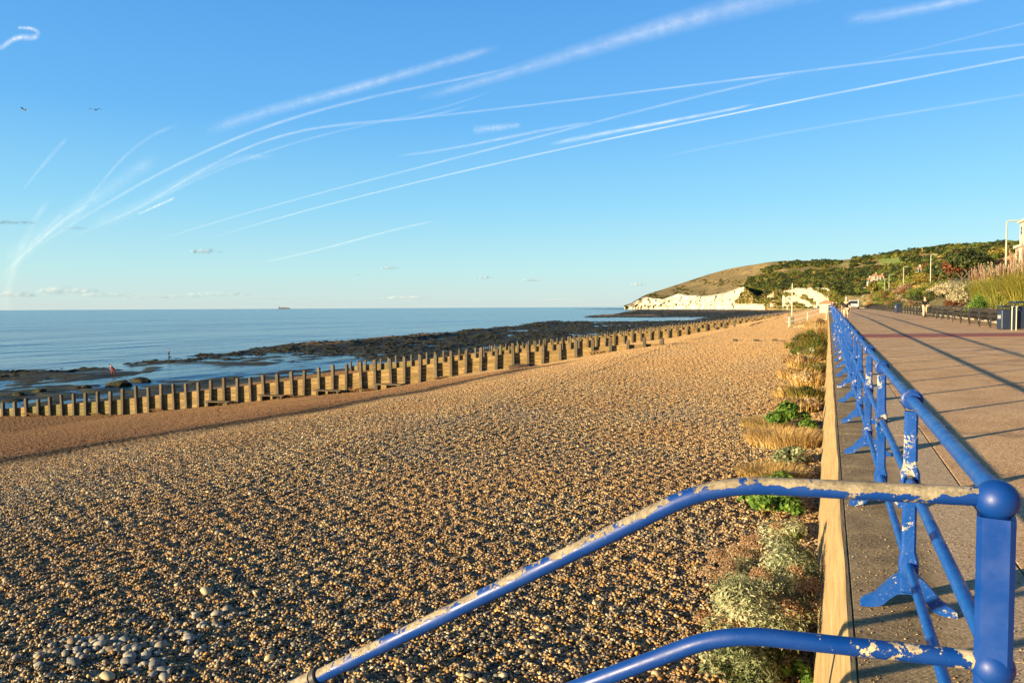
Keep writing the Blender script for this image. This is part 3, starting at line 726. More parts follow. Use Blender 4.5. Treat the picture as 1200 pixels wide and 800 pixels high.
# end post with two ball joints
ep = thing('railing_end_post', 'glossy blue end post with ball joints at the top of the beach steps', 'post', (RX-.01, R0, 0))
mb = MB(); w_, d_, c_ = .041, .036, .012; V = []
for z in (0.0, 1.06):
    V += [(w_-c_, -d_, z), (w_, -d_+c_, z), (w_, d_-c_, z), (w_-c_, d_, z), (-w_+c_, d_, z), (-w_, d_-c_, z), (-w_, -d_+c_, z), (-w_+c_, -d_, z)]
mb.add(V, [[j, (j+1) % 8, 8+(j+1) % 8, 8+j] for j in range(8)]+[list(range(8))[::-1], list(range(8, 16))])
mb.build('shaft', M_BLUE_CLEAN, ep, rot=(0, 0, -radians(9)))
m_ = MB(); m_.sphere((0, 0, 0), .050, 32, 20); me = m_.mesh('ball_joint', M_BLUE_CLEAN, True)
ch('ball_joint', me, ep, (0, 0, 1.10)); b2 = ch('ball_joint', me, ep, (0, 0, .68)); ch('ball_joint', me, ep, (0, 0, .23))
ch('foot', P_FOOT, ep, (0, 0, 0))
# handrails of the steps
def arc(pts, rad, seg=10):
    out = [Vector(pts[0])]
    for i in range(1, len(pts)-1):
        a, b_, c = Vector(pts[i-1]), Vector(pts[i]), Vector(pts[i+1]); u = (a-b_).normalized(); v = (c-b_).normalized()
        ang = u.angle(v); t = rad/tan(ang/2); p0, p1 = b_+u*t, b_+v*t
        for k in range(seg+1):
            s = k/seg; out.append(p0*(1-s)**2+b_*2*s*(1-s)+p1*s*s)
    out.append(Vector(pts[-1])); return out
hr = thing('step_handrail', 'worn blue handrail of the beach steps, paint rubbed to bare metal on top', 'handrail', (RX, R0, 0))
def loc3(px, py, dd): return at_depth(px, py, dd)-Vector((RX, R0, 0))
A0 = Vector((-.045, 0, 1.105)); bend = loc3(838, 566, 2.03); down = loc3(372, 793, 2.52)
dirn = (down-bend).normalized()
pts = arc([A0, bend, down+dirn*.25], .55, 14)
MB().tube(pts, .0242, 20).build('upper_rail', M_BLUE_WORN, hr, True)
cc = MB(); cc.tube([down-dirn*.012, down-dirn*.009, down+dirn*.009, down+dirn*.012], [.031, .034, .034, .031], 18); cc.build('joint_ring', M_IRON, hr, True)
cc = MB(); cc.tube([down+dirn*.02, down+dirn*.16], .0295, 18); cc.build('socket', M_BLUE_WORN, hr, True)
h2 = thing('lower_step_handrail', 'glossy blue lower handrail of the beach steps with cream bare patches', 'handrail', (RX, R0, 0))
A1 = Vector((-.045, 0, .69)); bend2 = loc3(850, 741, 2.0); down2 = loc3(690, 800, 2.17); dir2 = (down2-bend2).normalized()
pts2 = arc([A1, bend2, down2+dir2*1.2], .42, 14)
MB().tube(pts2, .0235, 20).build('lower_rail', M_BLUE_LOW, h2, True)
lp = thing('lower_step_post', 'blue post at the foot of the beach steps carrying the two handrails', 'post', tuple(down+dirn*.2+Vector((RX, R0, -1.3))))
MB().tube([(0, 0, -.45), (0, 0, 1.28)], .035, 12).build('shaft', M_BLUE, lp, True)

# ------------------------------------------------------------------ groynes
def groyne(k, label, rows, pl_step, spacing=1.0, first=False):
    off = np.array([0, 41.0*k+random.uniform(-1, 1)*(k > 0)]); root = thing('groyne', label, 'groyne', (G1R[0]+off[0], G1R[1]+off[1], 0), 0, 'timber groynes running down the beach')
    d = (G1L-G1R); Ln = np.hypot(*d); d = d/Ln; nn = np.array([-d[1], d[0]])     # nn: towards the camera side or away
    if nn[1] > 0: nn = -nn
    L0 = root.location
    t = 0.0; posts = []
    end = Ln*(1.25 if k == 0 else .98)
    ttop = lambda s: np.interp(s/Ln, [-.3, 0, .081, .192, .37, .563, .771, 1, 1.25], [.05, -.25, -.38, -.72, -1.75, -2.85, -3.88, -5.12, -6.2])
    ang = atan2(d[1], d[0])
    pw = .108
    protos = []
    for v in range(4):
        mb = MB(); h = 2.6; c = .03; a = pw*random.uniform(.92, 1.08)
        lv = [(-h, a, 0), (-.10, a, 0), (-.02, a*.8, random.uniform(-.02, .02)), (.0, a*.45, random.uniform(-.03, .03))]
        V = []
        for z, q, o_ in lv: V += [(q-c*q/a+o_, -q, z), (q+o_, -q+c, z), (q+o_, q-c, z), (q-c+o_, q, z), (-q+c+o_, q, z), (-q+o_, q-c, z), (-q+o_, -q+c, z), (-q+c+o_, -q, z)]
        F = []
        for i in range(3):
            for j in range(8): F.append([i*8+j, i*8+(j+1) % 8, (i+1)*8+(j+1) % 8, (i+1)*8+j])
        F += [list(range(8))[::-1], [24+j for j in range(8)]]; mb.add(V, F); protos.append(mb.mesh('post', M_POST))
    s = .3 if k else -.05; last = None
    while s < end:
        p = G1R+off+d*s
        zt = ttop(s)+random.uniform(-.12, .10)
        posts.append((s, zt))
        o = link('post', random.choice(protos), root, loc=(p[0]+nn[0]*.18-L0[0], p[1]+nn[1]*.18-L0[1], zt), rot=(random.uniform(-.025, .025), random.uniform(-.03, .03), ang+random.uniform(-.08, .08)), scale=(random.uniform(.85, 1.1), 1, 1))
        s += spacing*(1+random.uniform(-.06, .06))
    ph = .225
    pm = {}
    for v in range(3):
        mb = MB(); mb.box((-.498, -.04, -ph/2+.006), (.498, .04, ph/2-.006), bev=.008); pm[v] = mb.mesh('plank', M_PLANK)
    for i in range(0, len(posts)-1, pl_step):
        j = min(i+pl_step, len(posts)-1); s0, z0 = posts[i]; s1, z1 = posts[j]
        if s1 <= s0: continue
        sm_ = (s0+s1)/2; pc = G1R+off+d*sm_
        gz = float(beach_z(pc[0]+nn[0]*.5, pc[1]+nn[1]*.5)) if k < 4 else (z0+z1)/2-1.0
        # planking follows the line of tops in steps
        below = float(np.interp(sm_/Ln, [0, .1, .3, .6, .8, 1, 1.25], [.34, .48, .62, .66, .78, .52, .5]))
        top = (ttop(s0)+ttop(s1))/2-below
        r = 0
        while r < rows and top-ph*r > gz-.15:
            zc = top-ph*(r+.5)+random.uniform(-.006, .006)
            sl = (ttop(s1)-ttop(s0))/(s1-s0)
            o = link('plank', pm[random.randrange(3)], root, loc=(pc[0]-L0[0], pc[1]-L0[1], zc), rot=(0, 0, ang), scale=((s1-s0)*.995, 1, 1))
            # the boards run level with the slope of the beach
            o.rotation_euler = (Matrix.Rotation(ang, 3, 'Z') @ Matrix.Rotation(-math.atan(sl), 3, 'Y')).to_euler()
            r += 1
    return root
g1 = groyne(0, 'nearest timber groyne, long row of square posts with orange-lit planking', 7, 1, 1.0, True)
# ledges of short boards on the near side, on the nearest groyne
d = (G1L-G1R)/np.hypot(*(G1L-G1R)); nn = np.array([d[1], -d[0]]); nn = nn if nn[1] < 0 else -nn
for px_ in (262, 325, 390, 459):
    a, b_ = ray(px_, 460).xy, None
    t = None
    # intersect the bearing with the groyne line
    A = np.array([[a[0], -d[0]], [a[1], -d[1]]]); sol = np.linalg.solve(A, G1R); s = sol[1]; p = G1R+d*s+nn*.62
    z = float(beach_z(p[0], p[1]))+.30
    lb = MB()
    for q in range(3): lb.box((-.95, -.30+q*.2, -.03), (.95, -.13+q*.2, .03), bev=.006)
    ob = lb.build('ledge_board', M_POST, g1, loc=(p[0]-G1R[0], p[1]-g1.location[1], z)); ob.rotation_euler = (0, 0, atan2(d[1], d[0]))
    lb = MB(); lb.box((-.8, -.25, -.4), (-.66, .25, -.032)); lb.box((.62, -.25, -.4), (.76, .25, -.032)); ob2 = lb.build('ledge_leg', M_OLD, ob)
groyne(1, 'second timber groyne, its posts rising just behind the nearest one', 5, 2)
groyne(2, 'third timber groyne along the beach, beyond the second', 4, 4)
groyne(3, 'fourth timber groyne along the beach, small and golden in the sun', 3, 6, 1.3)
groyne(4, 'fifth timber groyne, a thin comb of posts near the marker pole', 2, 8, 1.6)
groyne(5, 'farthest timber groyne in view, its posts only dots', 1, 10, 2.0)
for k, (px_, py_) in enumerate([(861.5, 399), (886, 399.5), (908, 399.2), (930, 398.5), (583/3.333+600, 401.5)]):
    p = on_z(px_, py_+1.5, -.75); z = float(beach_z(p.x, p.y)); p = on_z(px_, py_+1.5, z)
    mb = MB().box((-.15, -.15, -.4), (.15, .15, .17), bev=.03); mb.box((.12, -.1, -.1), (.62, .05, .07), bev=.02)
    o = mb.build('buried_post', M_POST, loc=(p.x, p.y, z), rot=(.06, random.uniform(-.1, .1), .3+random.uniform(-.3, .3)))
    tag(o, ['leftmost of the three worn post heads just clear of the shingle', 'middle one of the three worn post heads in a row on the shingle', 'right-hand one of the three worn post heads on the shingle', 'post head half lost in the green plants beside the sea wall', 'low post head alone just beyond the end of the nearest groyne'][k], 'timber post', 'post heads buried in the shingle')
# weed heap where the crest line meets the groyne
p = on_z(612, 431.5, -2.0); p.z = float(beach_z(p.x, p.y))
tag(link('weed_heap', lump('weed_heap', simple('dry_brown_weed', (.07, .045, .03), .95, .4, 8, .8, .05), 2, .5, 77, (.9, .4, .26)), loc=p, rot=(0, 0, .6)), 'low dark heap of dried seaweed near the planking of the nearest groyne', 'seaweed')

# ------------------------------------------------------------------ plants
def leaves(n, lobes, size, asp=.45, shell=.55, up=.3, flat_bottom=True):
    """rhombic leaves spread through ellipsoid lobes (c, (rx,ry,rz)); returns V, F, rnd"""
    w = np.array([l[1][0]*l[1][1]*l[1][2] for l in lobes])**.67; w /= w.sum()
    li = RNG.choice(len(lobes), n, p=w); C = np.array([l[0] for l in lobes])[li]; Rr = np.array([l[1] for l in lobes])[li]
    d = RNG.normal(size=(n, 3)); d /= np.linalg.norm(d, axis=1)[:, None]
    if flat_bottom: d[:, 2] = np.where(d[:, 2] < -.25, -d[:, 2]*.6, d[:, 2])
    rr = (shell+(1-shell)*RNG.uniform(0, 1, n)**.6)
    c = C+d*Rr*rr[:, None]
    nrm = d+RNG.normal(0, .55, (n, 3)); nrm[:, 2] += up; nrm /= np.linalg.norm(nrm, axis=1)[:, None]
    t = np.cross(nrm, RNG.normal(size=(n, 3))); t /= np.linalg.norm(t, axis=1)[:, None]; b = np.cross(nrm, t)
    s = size*RNG.uniform(.6, 1.4, n)[:, None]
    V = np.stack([c-t*s, c-b*s*asp+nrm*s*.12, c+t*s, c+b*s*asp+nrm*s*.12], 1).reshape(-1, 3)
    F = np.arange(n*4).reshape(n, 4)
    lob_v = RNG.uniform(-.22, .22, len(lobes))[li]
    rnd = np.clip(RNG.uniform(.0, 1, n)*.75+.14+lob_v, 0, 1)
    return V, F, np.repeat(rnd, 4)
def blades(n, radius, h, wd, droop=.35, lean=.25, center=(0, 0, 0)):
    a = RNG.uniform(0, 2*pi, n); r = radius*np.sqrt(RNG.uniform(0, 1, n)); b0 = np.stack([r*np.cos(a), r*np.sin(a), np.zeros(n)], -1)+np.array(center)
    ang = a+RNG.normal(0, .6, n); dirv = np.stack([np.cos(ang), np.sin(ang), np.zeros(n)], -1); side = np.stack([-np.sin(ang), np.cos(ang), np.zeros(n)], -1)
    hh = h*RNG.uniform(.55, 1.1, n); ln = RNG.uniform(.3, 1, n)*lean; dr = RNG.uniform(.2, 1, n)*droop
    rows = []
    for t, wf in ((0, 1), (.4, .85), (.75, .5), (1, .06)):
        p = b0+dirv*((ln*t+dr*t*t*t)*hh)[:, None]+np.array([0, 0, 1])*((t-dr*.35*t*t*t)*hh)[:, None]
        rows += [p-side*wd*wf, p+side*wd*wf]
    V = np.stack(rows, 1).reshape(-1, 3); i = np.arange(n)[:, None]*8
    F = np.concatenate([i+np.array([[0, 1, 3, 2]]), i+np.array([[2, 3, 5, 4]]), i+np.array([[4, 5, 7, 6]])])
    return V, F, np.repeat(np.clip(RNG.uniform(0, 1, n), 0, 1), 8)
def fol(name, V, F, r, mat): return np_mesh(name, V, F, mat, False, {'rnd': r})
def lobes_rand(n, R, H, r, flat=.8):
    out = []
    for k in range(n):
        a = random.uniform(0, 2*pi); q = R*math.sqrt(random.random()); rr = r*random.uniform(.7, 1.3)
        out.append(((q*cos(a), q*sin(a), H*random.uniform(.3, .95)*(1-.5*(q/R)**2)), (rr, rr, rr*flat)))
    return out

# silver ragwort and dried heads against the wall in the foreground
def beach_plant(name, label, cat, loc, parts, rz=0, group=None):
    t = thing(name, label, cat, loc, rz, group)
    for nm, me in parts: link(nm, me, t)
    return t
def gz(x, y): return float(beach_z(x, y))
def fore(px_, py_):
    p = on_z(px_, py_, -1.05)
    for _ in range(3): p = on_z(px_, py_, gz(p.x, p.y))
    return p
SIL = []
for (px_, py_, R, H, kind) in [(905, 765, .30, .36, 0), (868, 735, .22, .24, 1), (915, 700, .28, .34, 0), (852, 690, .20, .30, 2), (900, 668, .20, .34, 1), (938, 672, .17, .36, 0), (930, 735, .20, .34, 1), (870, 785, .22, .22, 0)]:
    p = fore(px_, py_+12); p.x = min(p.x, -.17-R*.72)
    R *= 1.5; H *= 1.75
    lb = lobes_rand(11, R*.75, H, R*.42)
    prs = []
    if kind != 2: prs.append(('silver_leaves', fol('silver_leaves', *leaves(3600 if kind == 0 else 1900, lb, .019, .34, .45, .7), M_LEAF['silver'])))
    if kind: prs.append(('seed_heads', fol('seed_heads', *leaves(6500, lobes_rand(11, R*.85, H*1.1, R*.36), .0075, .6, .3, .2), M_LEAF['brown'])))
    if kind == 0: prs.append(('dark_leaves', fol('dark_leaves', *leaves(1500, lobes_rand(6, R*.6, H*.5, R*.4), .014, .4, .3, .2), M_LEAF['dark'])))
    tx = ['silver-grey leafy bush low in the corner by the wall, cut by the lower handrail', 'silver bush with brown heads left of the corner bush, on its seaward side', 'large silver-grey bush pressed to the sea wall between the two handrails', 'brown dried seed-head bush on the seaward edge of the silver bushes', 'silver bush full of brown heads at the back of the clump', 'tall silver bush nearest the upper handrail, touching the wall', 'shaded silver bush with brown heads against the wall above the lower handrail', 'small pale silver bush at the bottom edge of the picture'][len(SIL)]
    SIL.append(beach_plant('silver_bush', tx, 'bush', p, prs, random.uniform(0, 6), 'silver bushes below the sea wall'))
def leafy(px_, py_, R, H, n, size, mat, label, nm='leafy_plant', cat='plant', xo=None):
    p = fore(px_, py_)
    if xo is not None: p.x = xo
    return beach_plant(nm, label, cat, p, [('leaves', fol('leaves', *leaves(n, lobes_rand(8, R*.8, H, R*.45), size, .75, .5, .9), M_LEAF[mat]))], random.uniform(0, 6), 'plants along the foot of the sea wall')
def grassy(px_, py_, R, H, n, label, mat='straw', wd=.0042):
    p = fore(px_, py_)
    return beach_plant('dry_grass', label, 'grass tuft', p, [('blades', fol('blades', *blades(n, R, H, wd, .6, .6), M_LEAF[mat])), ('seed_heads', fol('seed_heads', *leaves(n, lobes_rand(10, R, H*.8, R*.3, .5), .006, .5, .2, .3), M_LEAF[mat]))], 0, 'plants along the foot of the sea wall')
leafy(868, 790, .13, .10, 260, .022, 'bright', 'small bright green sprout at the foot of the silver bushes, seaward side')
leafy(932, 800, .12, .14, 300, .02, 'bright', 'small bright green plant in the bottom corner beside the wall')
leafy(930, 600, .42, .30, 1900, .034, 'bright', 'bright green broad-leaved plant against the wall just above the handrail', xo=-.62)
leafy(940, 632, .20, .16, 500, .03, 'green', 'small green plant against the wall just below the handrail', xo=-.42)
leafy(915, 570, .34, .18, 900, .032, 'bright', 'low green leaves spreading seaward of the broad-leaved plant')
grassy(905, 560, .5, .2, 2200, 'golden dry grass on the shingle beyond the broad-leaved plant')
grassy(918, 520, .66, .3, 2800, 'widest patch of golden dry grass on the shingle by the wall')
grassy(900, 500, .55, .2, 1600, 'thin fringe of golden dry grass at the seaward edge of the patch')
leafy(951, 505, .42, .55, 1900, .04, 'bright', 'round green bush against the wall beyond the golden grass', xo=-.62)
leafy(945, 545, .3, .25, 700, .03, 'silver', 'grey leaves and bare stalks under the round green bush', xo=-.5)
VD = [(936, 478, .55, .45, 'brown', 'brown dried clump'), (955, 468, .5, .6, 'dark', 'dark green clump'), (925, 462, .5, .35, 'straw', 'straw-coloured clump'), (948, 448, .6, .6, 'cream', 'cream-headed clump'), (930, 440, .6, .5, 'brown', 'rusty brown clump'), (957, 436, .5, .6, 'silver', 'grey-green clump'), (940, 426, .7, .6, 'brown', 'wide brown clump'), (958, 418, .6, .7, 'silver', 'pale silvery clump'),
      (948, 413, .9, .6, 'green', 'green mounded clump'), (960, 408, .8, .8, 'green', 'dense green clump'), (937, 404, .9, .5, 'olive', 'low olive clump'), (952, 400, 1.0, .8, 'dark', 'wide dark green clump'), (962, 397, .9, .9, 'green', 'tall green clump'), (958, 390, 1.0, .9, 'brown', 'brown clump'), (965, 386, .9, 1.0, 'cream', 'pale seed-headed clump'), (962, 381, 1.2, 1.1, 'brown', 'tall brown clump nearest the far steps')]
for k, (px_, py_, R, H, mt, lab) in enumerate(VD):
    R *= .8; H *= .8
    p = fore(px_, py_+4); p.x = min(p.x, -.2-R*.7)
    nn_ = 2200
    V1, F1, r1 = leaves(nn_, lobes_rand(9, R*.85, H*.8, R*.4), .03+.0007*p.y, .55, .4, .5)
    V2, F2, r2 = blades(500, R, H*1.1, .006+.0001*p.y, .5, .5)
    where = ['beyond the round green bush', 'hard against the wall beyond the round bush', 'on its seaward side', 'farther up the wall', 'seaward of the cream-headed one', 'touching the wall past the cream-headed one', 'reaching out over the shingle', 'between the wall and the wide brown one'][k] if k < 8 else ['spreading over the shingle past the silvery one', 'against the wall beside the mounded one', 'farthest out on the shingle', 'half way to the far steps', 'against the wall half way to the far steps', 'just past the green ones', 'against the wall by the end of the green ones', 'on the left of the wall'][k-8]
    beach_plant('wall_plant', lab+' of plants '+where, 'plant', p, [('leaves', fol('leaves', V1, F1, r1, M_LEAF[mt])), ('stems', fol('stems', V2, F2, r2, M_LEAF['straw' if mt in ('brown', 'straw', 'cream') else 'olive']))], random.uniform(0, 6), 'plants along the foot of the sea wall')

# shrub prototypes for the bank
def shrub_protos(mat, n=3, leaves_n=1500, size=.06):
    return [fol('foliage', *leaves(leaves_n, lobes_rand(11, .72, .95, .40), size, .5, .5, .35), M_LEAF[mat]) for _ in range(n)]
SH = {k: shrub_protos(k, 2, 1800, .05) for k in ('green', 'dark', 'olive', 'yellow', 'cream', 'straw', 'rust', 'bright', 'silver', 'brown')}
STEM = MB()
for k in range(6):
    a = k*1.05; STEM.tube([(0, 0, -.2), (.15*cos(a), .15*sin(a), .25), (.5*cos(a), .5*sin(a), .7)], [.03, .022, .008], 5, False)
STEM = STEM.mesh('stems', M_BARK)
ADJ = {'green': 'mid-green', 'dark': 'dark evergreen', 'olive': 'olive-green', 'yellow': 'yellow-green', 'cream': 'cream-flowered', 'straw': 'straw-coloured', 'rust': 'rust-red', 'bright': 'bright green', 'silver': 'silver-leaved', 'brown': 'brown seeding'}
def shrub(x, y, R, H, kind, label, group='shrubs planted on the bank behind the benches', z=None):
    z = float(bank_z(x, y)) if z is None else z
    t = thing('shrub', label, 'shrub', (x, y, z-.05), random.uniform(0, 6), group)
    link('foliage', random.choice(SH[kind]), t, scale=(R, R, H)); link('stems', STEM, t, scale=(R, R, H))
    return t
NAMED = [(8.85, 56.2, .75, 1.7, 'bright', 'bright green leafy bush filling the gap between the two bench groups'),
         (10.2, 53.0, 1.0, 1.0, 'yellow', 'yellow-green grass bush right behind the nearest benches'),
         (10.4, 60.0, 1.1, 1.1, 'green', 'green bush behind the gap between the bench groups'),
         (11.2, 75.0, 2.0, 1.9, 'cream', 'large cream-flowered shrub above the middle benches'),
         (11.6, 81.0, 2.0, 2.0, 'cream', 'cream-flowered shrub mass left of the pampas grass'),
         (11.8, 88.5, 2.0, 1.7, 'cream', 'second cream-flowered shrub farther along the bank'),
         (12.6, 97.0, 2.2, 1.8, 'cream', 'third cream-flowered shrub, behind the standing man'),
         (12.9, 74.5, 1.8, 2.3, 'silver', 'silver-leaved shrub at the top of the cream ones')]
for a in NAMED: shrub(*a)
rs = random.Random(11)
kinds = ['green', 'olive', 'yellow', 'dark', 'olive', 'green', 'straw', 'yellow', 'cream', 'rust', 'brown', 'green']
for i in range(118):
    y = 46+ (i/118)**1.25*260; row = i % 3
    x = 9.9+row*1.9+rs.uniform(-.5, .5)+(0 if row < 2 else rs.uniform(0, 3))
    if y < 66 and row == 0: x += .6
    if 50 < y < 100 and row < 2 and rs.random() < .6: continue
    k = kinds[rs.randrange(len(kinds))] if y > 62 else rs.choice(['green', 'yellow', 'olive', 'cream', 'straw'])
    R = rs.uniform(1.0, 1.7)*(1+y/260)*(.62 if row == 0 else 1); H = rs.uniform(.9, 1.7)*(1+y/300)*(.6 if row == 0 else 1)
    shrub(x, y, R, H, k, ADJ[k]+' shrub '+['at the foot of the bank', 'half way up the bank', 'along the upper edge of the bank'][row])
# white flowering edging behind the benches
for i in range(26):
    y = 56+i*4.6; shrub(9.65, y, .55, .55, 'silver' if i % 3 else 'cream', ('silver-leaved' if i % 3 else 'cream-flowered')+' low edging plant just behind the bench backs', 'low edging plants behind the benches')

# pampas grass
def pampas(x, y, h, R, nb, npl, label):
    t = thing('pampas_grass', label, 'pampas grass', (x, y, float(bank_z(x, y))-.1), 0, 'pampas grass above the benches')
    link('blades', fol('blades', *blades(int(nb*1.7), R*.6, h*.72, .009, .5, .36), M_LEAF['yellow']), t)
    stv = MB(); Vs = []; Fs = []; Rs = []; off = 0
    for k in range(npl):
        a = random.uniform(0, 2*pi); r = R*.5*math.sqrt(random.random()); ln = random.uniform(.02, .22); b0 = Vector((r*cos(a), r*sin(a), 0)); hh = h*random.uniform(.8, 1.05)
        top = b0+Vector((cos(a)*ln*hh, sin(a)*ln*hh, hh)); base = b0+(top-b0)*.76
        stv.tube([b0, base, top], [.008, .006, .003], 4, False)
        n = 130; tt = RNG.uniform(0, 1, n); ax = np.array(top-base); c = np.array(base)+ax*tt[:, None]
        wdt = .085*np.sin(np.clip(tt*.9+.08, 0, 1)*pi)**.7
        dd = RNG.normal(size=(n, 3)); dd[:, 2] = 0; dd /= np.linalg.norm(dd, axis=1)[:, None]+1e-6
        e = c+dd*wdt[:, None]+np.array([0, 0, .09])*RNG.uniform(.3, 1.2, n)[:, None]; s = np.cross(dd, [0, 0, 1])*.014
        V = np.stack([c-s, c+s, e+s*.6, e-s*.6], 1).reshape(-1, 3)
        Vs.append(V); Fs.append(np.arange(n*4).reshape(n, 4)+off); off += n*4; Rs.append(np.repeat(RNG.uniform(.2, 1, n), 4))
    stv.build('stalks', M_LEAF['straw'], t)
    link('plumes', fol('plumes', np.concatenate(Vs), np.concatenate(Fs), np.concatenate(Rs), M_LEAF['plume']), t)
PAM = [(11.2, 54.5, 3.3, 1.5, 1500, 24, 'tallest pampas grass clump at the right edge with pink-buff plumes'),
       (11.0, 59.0, 3.0, 1.5, 1500, 26, 'dense pampas grass clump just left of the tallest one'),
       (11.0, 64.0, 2.9, 1.5, 1300, 22, 'pampas grass clump third from the right edge above the nearest benches'),
       (12.6, 62.5, 3.0, 1.4, 1000, 20, 'pampas grass clump standing behind the dense one, higher up the bank'),
       (12.8, 57.5, 3.3, 1.5, 1000, 18, 'pampas grass clump cut by the right edge below the white building'),
       (11.4, 69.0, 2.6, 1.3, 1000, 14, 'small leftmost pampas grass clump beside the cream shrubs')]
for a in PAM: pampas(*a)
t = thing('ornamental_grass', 'pale green grass tuft in front of the litter bins at the right edge', 'grass tuft', (9.1, 43.2, float(prom_z(9, 43))+.1))
link('blades', fol('blades', *blades(900, .55, 1.25, .010, .8, .7), M_LEAF['yellow']), t); link('seed_heads', fol('seed_heads', *leaves(700, lobes_rand(8, .6, .8, .25), .03, .3, .2), M_LEAF['cream']), t)

# ------------------------------------------------------------------ benches
def bench_proto():
    L = 1.75; P = {}
    mb = MB(); mb.box((-.03, -L/2, -.012), (.03, L/2, .012), bev=.004); P['seat_slat'] = mb.mesh('seat_slat', M_BLACKWOOD)
    mb = MB(); mb.box((-.012, -L/2, -.034), (.012, L/2, .034), bev=.004); P['back_slat'] = mb.mesh('back_slat', M_BLACKWOOD)
    mb = MB(); mb.tube([(-.25, 0, 0), (-.24, 0, .43), (-.26, 0, .62), (-.1, 0, .66), (.16, 0, .64)], .022, 6)
    mb.tube([(.28, 0, 0), (.19, 0, .42), (.30, 0, .92)], .024, 6); mb.tube([(-.24, 0, .41), (.19, 0, .39)], .02, 6); mb.tube([(-.25, 0, .12), (.26, 0, .12)], .012, 6)
    P['end_frame'] = mb.mesh('end_frame', M_BLACKIRON, True); return P, L
BP, BL = bench_proto()
def bench(x, y, rz, label):
    t = thing('bench', label, 'bench', (x, y, float(prom_z(x, y))+.004), rz, 'black benches along the back of the promenade')
    for k in range(4): link('seat_slat', BP['seat_slat'], t, loc=(-.20+k*.105, 0, .435-k*.006))
    for k in range(4): link('back_slat', BP['back_slat'], t, loc=(.205+k*.030, 0, .52+k*.115), rot=(0, .26, 0))
    for s in (-1, 0, 1): link('end_frame', BP['end_frame'], t, loc=(0, s*(BL/2-.06), 0))
bys = [(43.6, 'nearest black bench, its back right beside the litter bin'), (46.6, 'second black bench from the litter bin'), (49.6, 'third black bench from the litter bin'), (52.6, 'fourth black bench, last of the nearest group before the green bush')]
for y, l in bys: bench(7.75, y, radians(26), l)
g2 = np.arange(58.8, 77, 2.75)
for k, y in enumerate(g2): bench(7.85, y, radians(20), ['first black bench past the bright green bush', 'second black bench past the bright green bush', 'third black bench past the green bush', 'black bench just right of the standing man', 'black bench behind the standing man', 'black bench just left of the standing man', 'last black bench of the middle group'][k])
y = 78.5; ORD = ['first', 'second', 'third', 'fourth', 'fifth', 'sixth', 'seventh', 'eighth', 'ninth', 'tenth', 'eleventh', 'twelfth', 'thirteenth', 'fourteenth', 'fifteenth', 'sixteenth', 'seventeenth', 'eighteenth', 'nineteenth', 'twentieth', 'twenty-first', 'twenty-second', 'twenty-third', 'twenty-fourth', 'twenty-fifth', 'twenty-sixth', 'twenty-seventh', 'twenty-eighth', 'twenty-ninth', 'thirtieth', 'thirty-first', 'thirty-second']; bn = 0; bf = 0
while y < 190:
    if not (99 < y < 103):
        if y < 99: bench(8.0, y, radians(-8), ORD[bn]+' black bench beyond the standing man, before the distant litter bin'); bn += 1
        else: bench(8.0, y, radians(-8), (ORD[bf]+' small far bench' if bf < 32 else 'tiny farthest bench')+' in the long row beyond the distant litter bin'); bf += 1
    y += 3.1
def bin_(x, y, label, w=.46, h=1.15):
    t = thing('litter_bin', label, 'litter bin', (x, y, float(prom_z(x, y))), radians(10), 'litter bins on the promenade')
    MB().box((-w/2, -w/2, 0), (w/2, w/2, h*.82), bev=.03).build('body', M_BIN, t)
    mb = MB(); mb.box((-w/2-.02, -w/2-.02, h*.93), (w/2+.02, w/2+.02, h), bev=.03)
    for a in (-1, 1):
        for b_ in (-1, 1): mb.box((a*w/2-.03*(a > 0)-.0*(a < 0), b_*w/2-.03*(b_ > 0), h*.82), (a*w/2+.03*(a < 0), b_*w/2+.03*(b_ < 0), h*.93))
    mb.build('hood', M_BIN, t); MB().box((-w/2-.006, -w*.3, h*.45), (-w/2-.001, w*.3, h*.6)).build('label_plate', M_STEEL, t)
bin_(7.75, 41.2, 'dark navy litter bin beside the nearest bench', .60, 1.12); bin_(8.35, 41.6, 'second dark litter bin, at the right edge beside the pale posts', .62, 1.3); bin_(7.9, 101, 'distant blue litter bin in the row of benches', .7, 1.35)
for k, (x, y) in enumerate([(7.72, 39.9), (7.85, 39.7)]):
    tag(MB().tube([(0, 0, -.1), (0, 0, 1.08)], .024, 8).box((-.04, -.04, 1.06), (.04, .04, 1.1)).build('marker_post', M_LAMP, None, loc=(x, y, float(prom_z(x, y)))), ['pale thin post left of the pair between the two litter bins', 'pale thin post right of the pair by the second litter bin'][k], 'post')

# ------------------------------------------------------------------ lamp posts
def lamp(px_, ytop, Z, base_z, label, arm=.55, r=.085):
    top = at_depth(px_, ytop, Z); bz = base_z
    t = thing('street_lamp', label, 'street lamp', (top.x, top.y, bz), 0, 'pale street lamps on the upper road'); H = top.z-bz
    MB().tube([(0, 0, -.3), (0, 0, 1.3), (0, 0, 1.35), (0, 0, H)], [r*1.3, r*1.3, r*.95, r*.7], 10).build('pole', M_LAMP, t, True)
    MB().tube([(0, 0, H), (arm*.35, .03, H+.10), (arm*.6, .05, H+.11)], r*.6, 8).build('arm', M_LAMP, t, True)
    MB().box((arm*.55, -.11, H+.02), (arm*1.35+.15, .17, H+.13), bev=.04).build('lamp_head', M_LAMP, t)
lamp(1180, 260, 67, 2.6, 'tallest nearest pale street lamp, rising from the pampas grass')
lamp(1091, 299, 117, 2.9, 'second nearest pale street lamp, against the wooded hill')
lamp(1059, 313, 159, 3.2, 'third pale street lamp, near the pinkish house')
lamp(1042, 322, 200, 3.4, 'fourth pale street lamp just right of the house')
lamp(1037, 327, 240, 3.5, 'farthest and smallest pale street lamp')

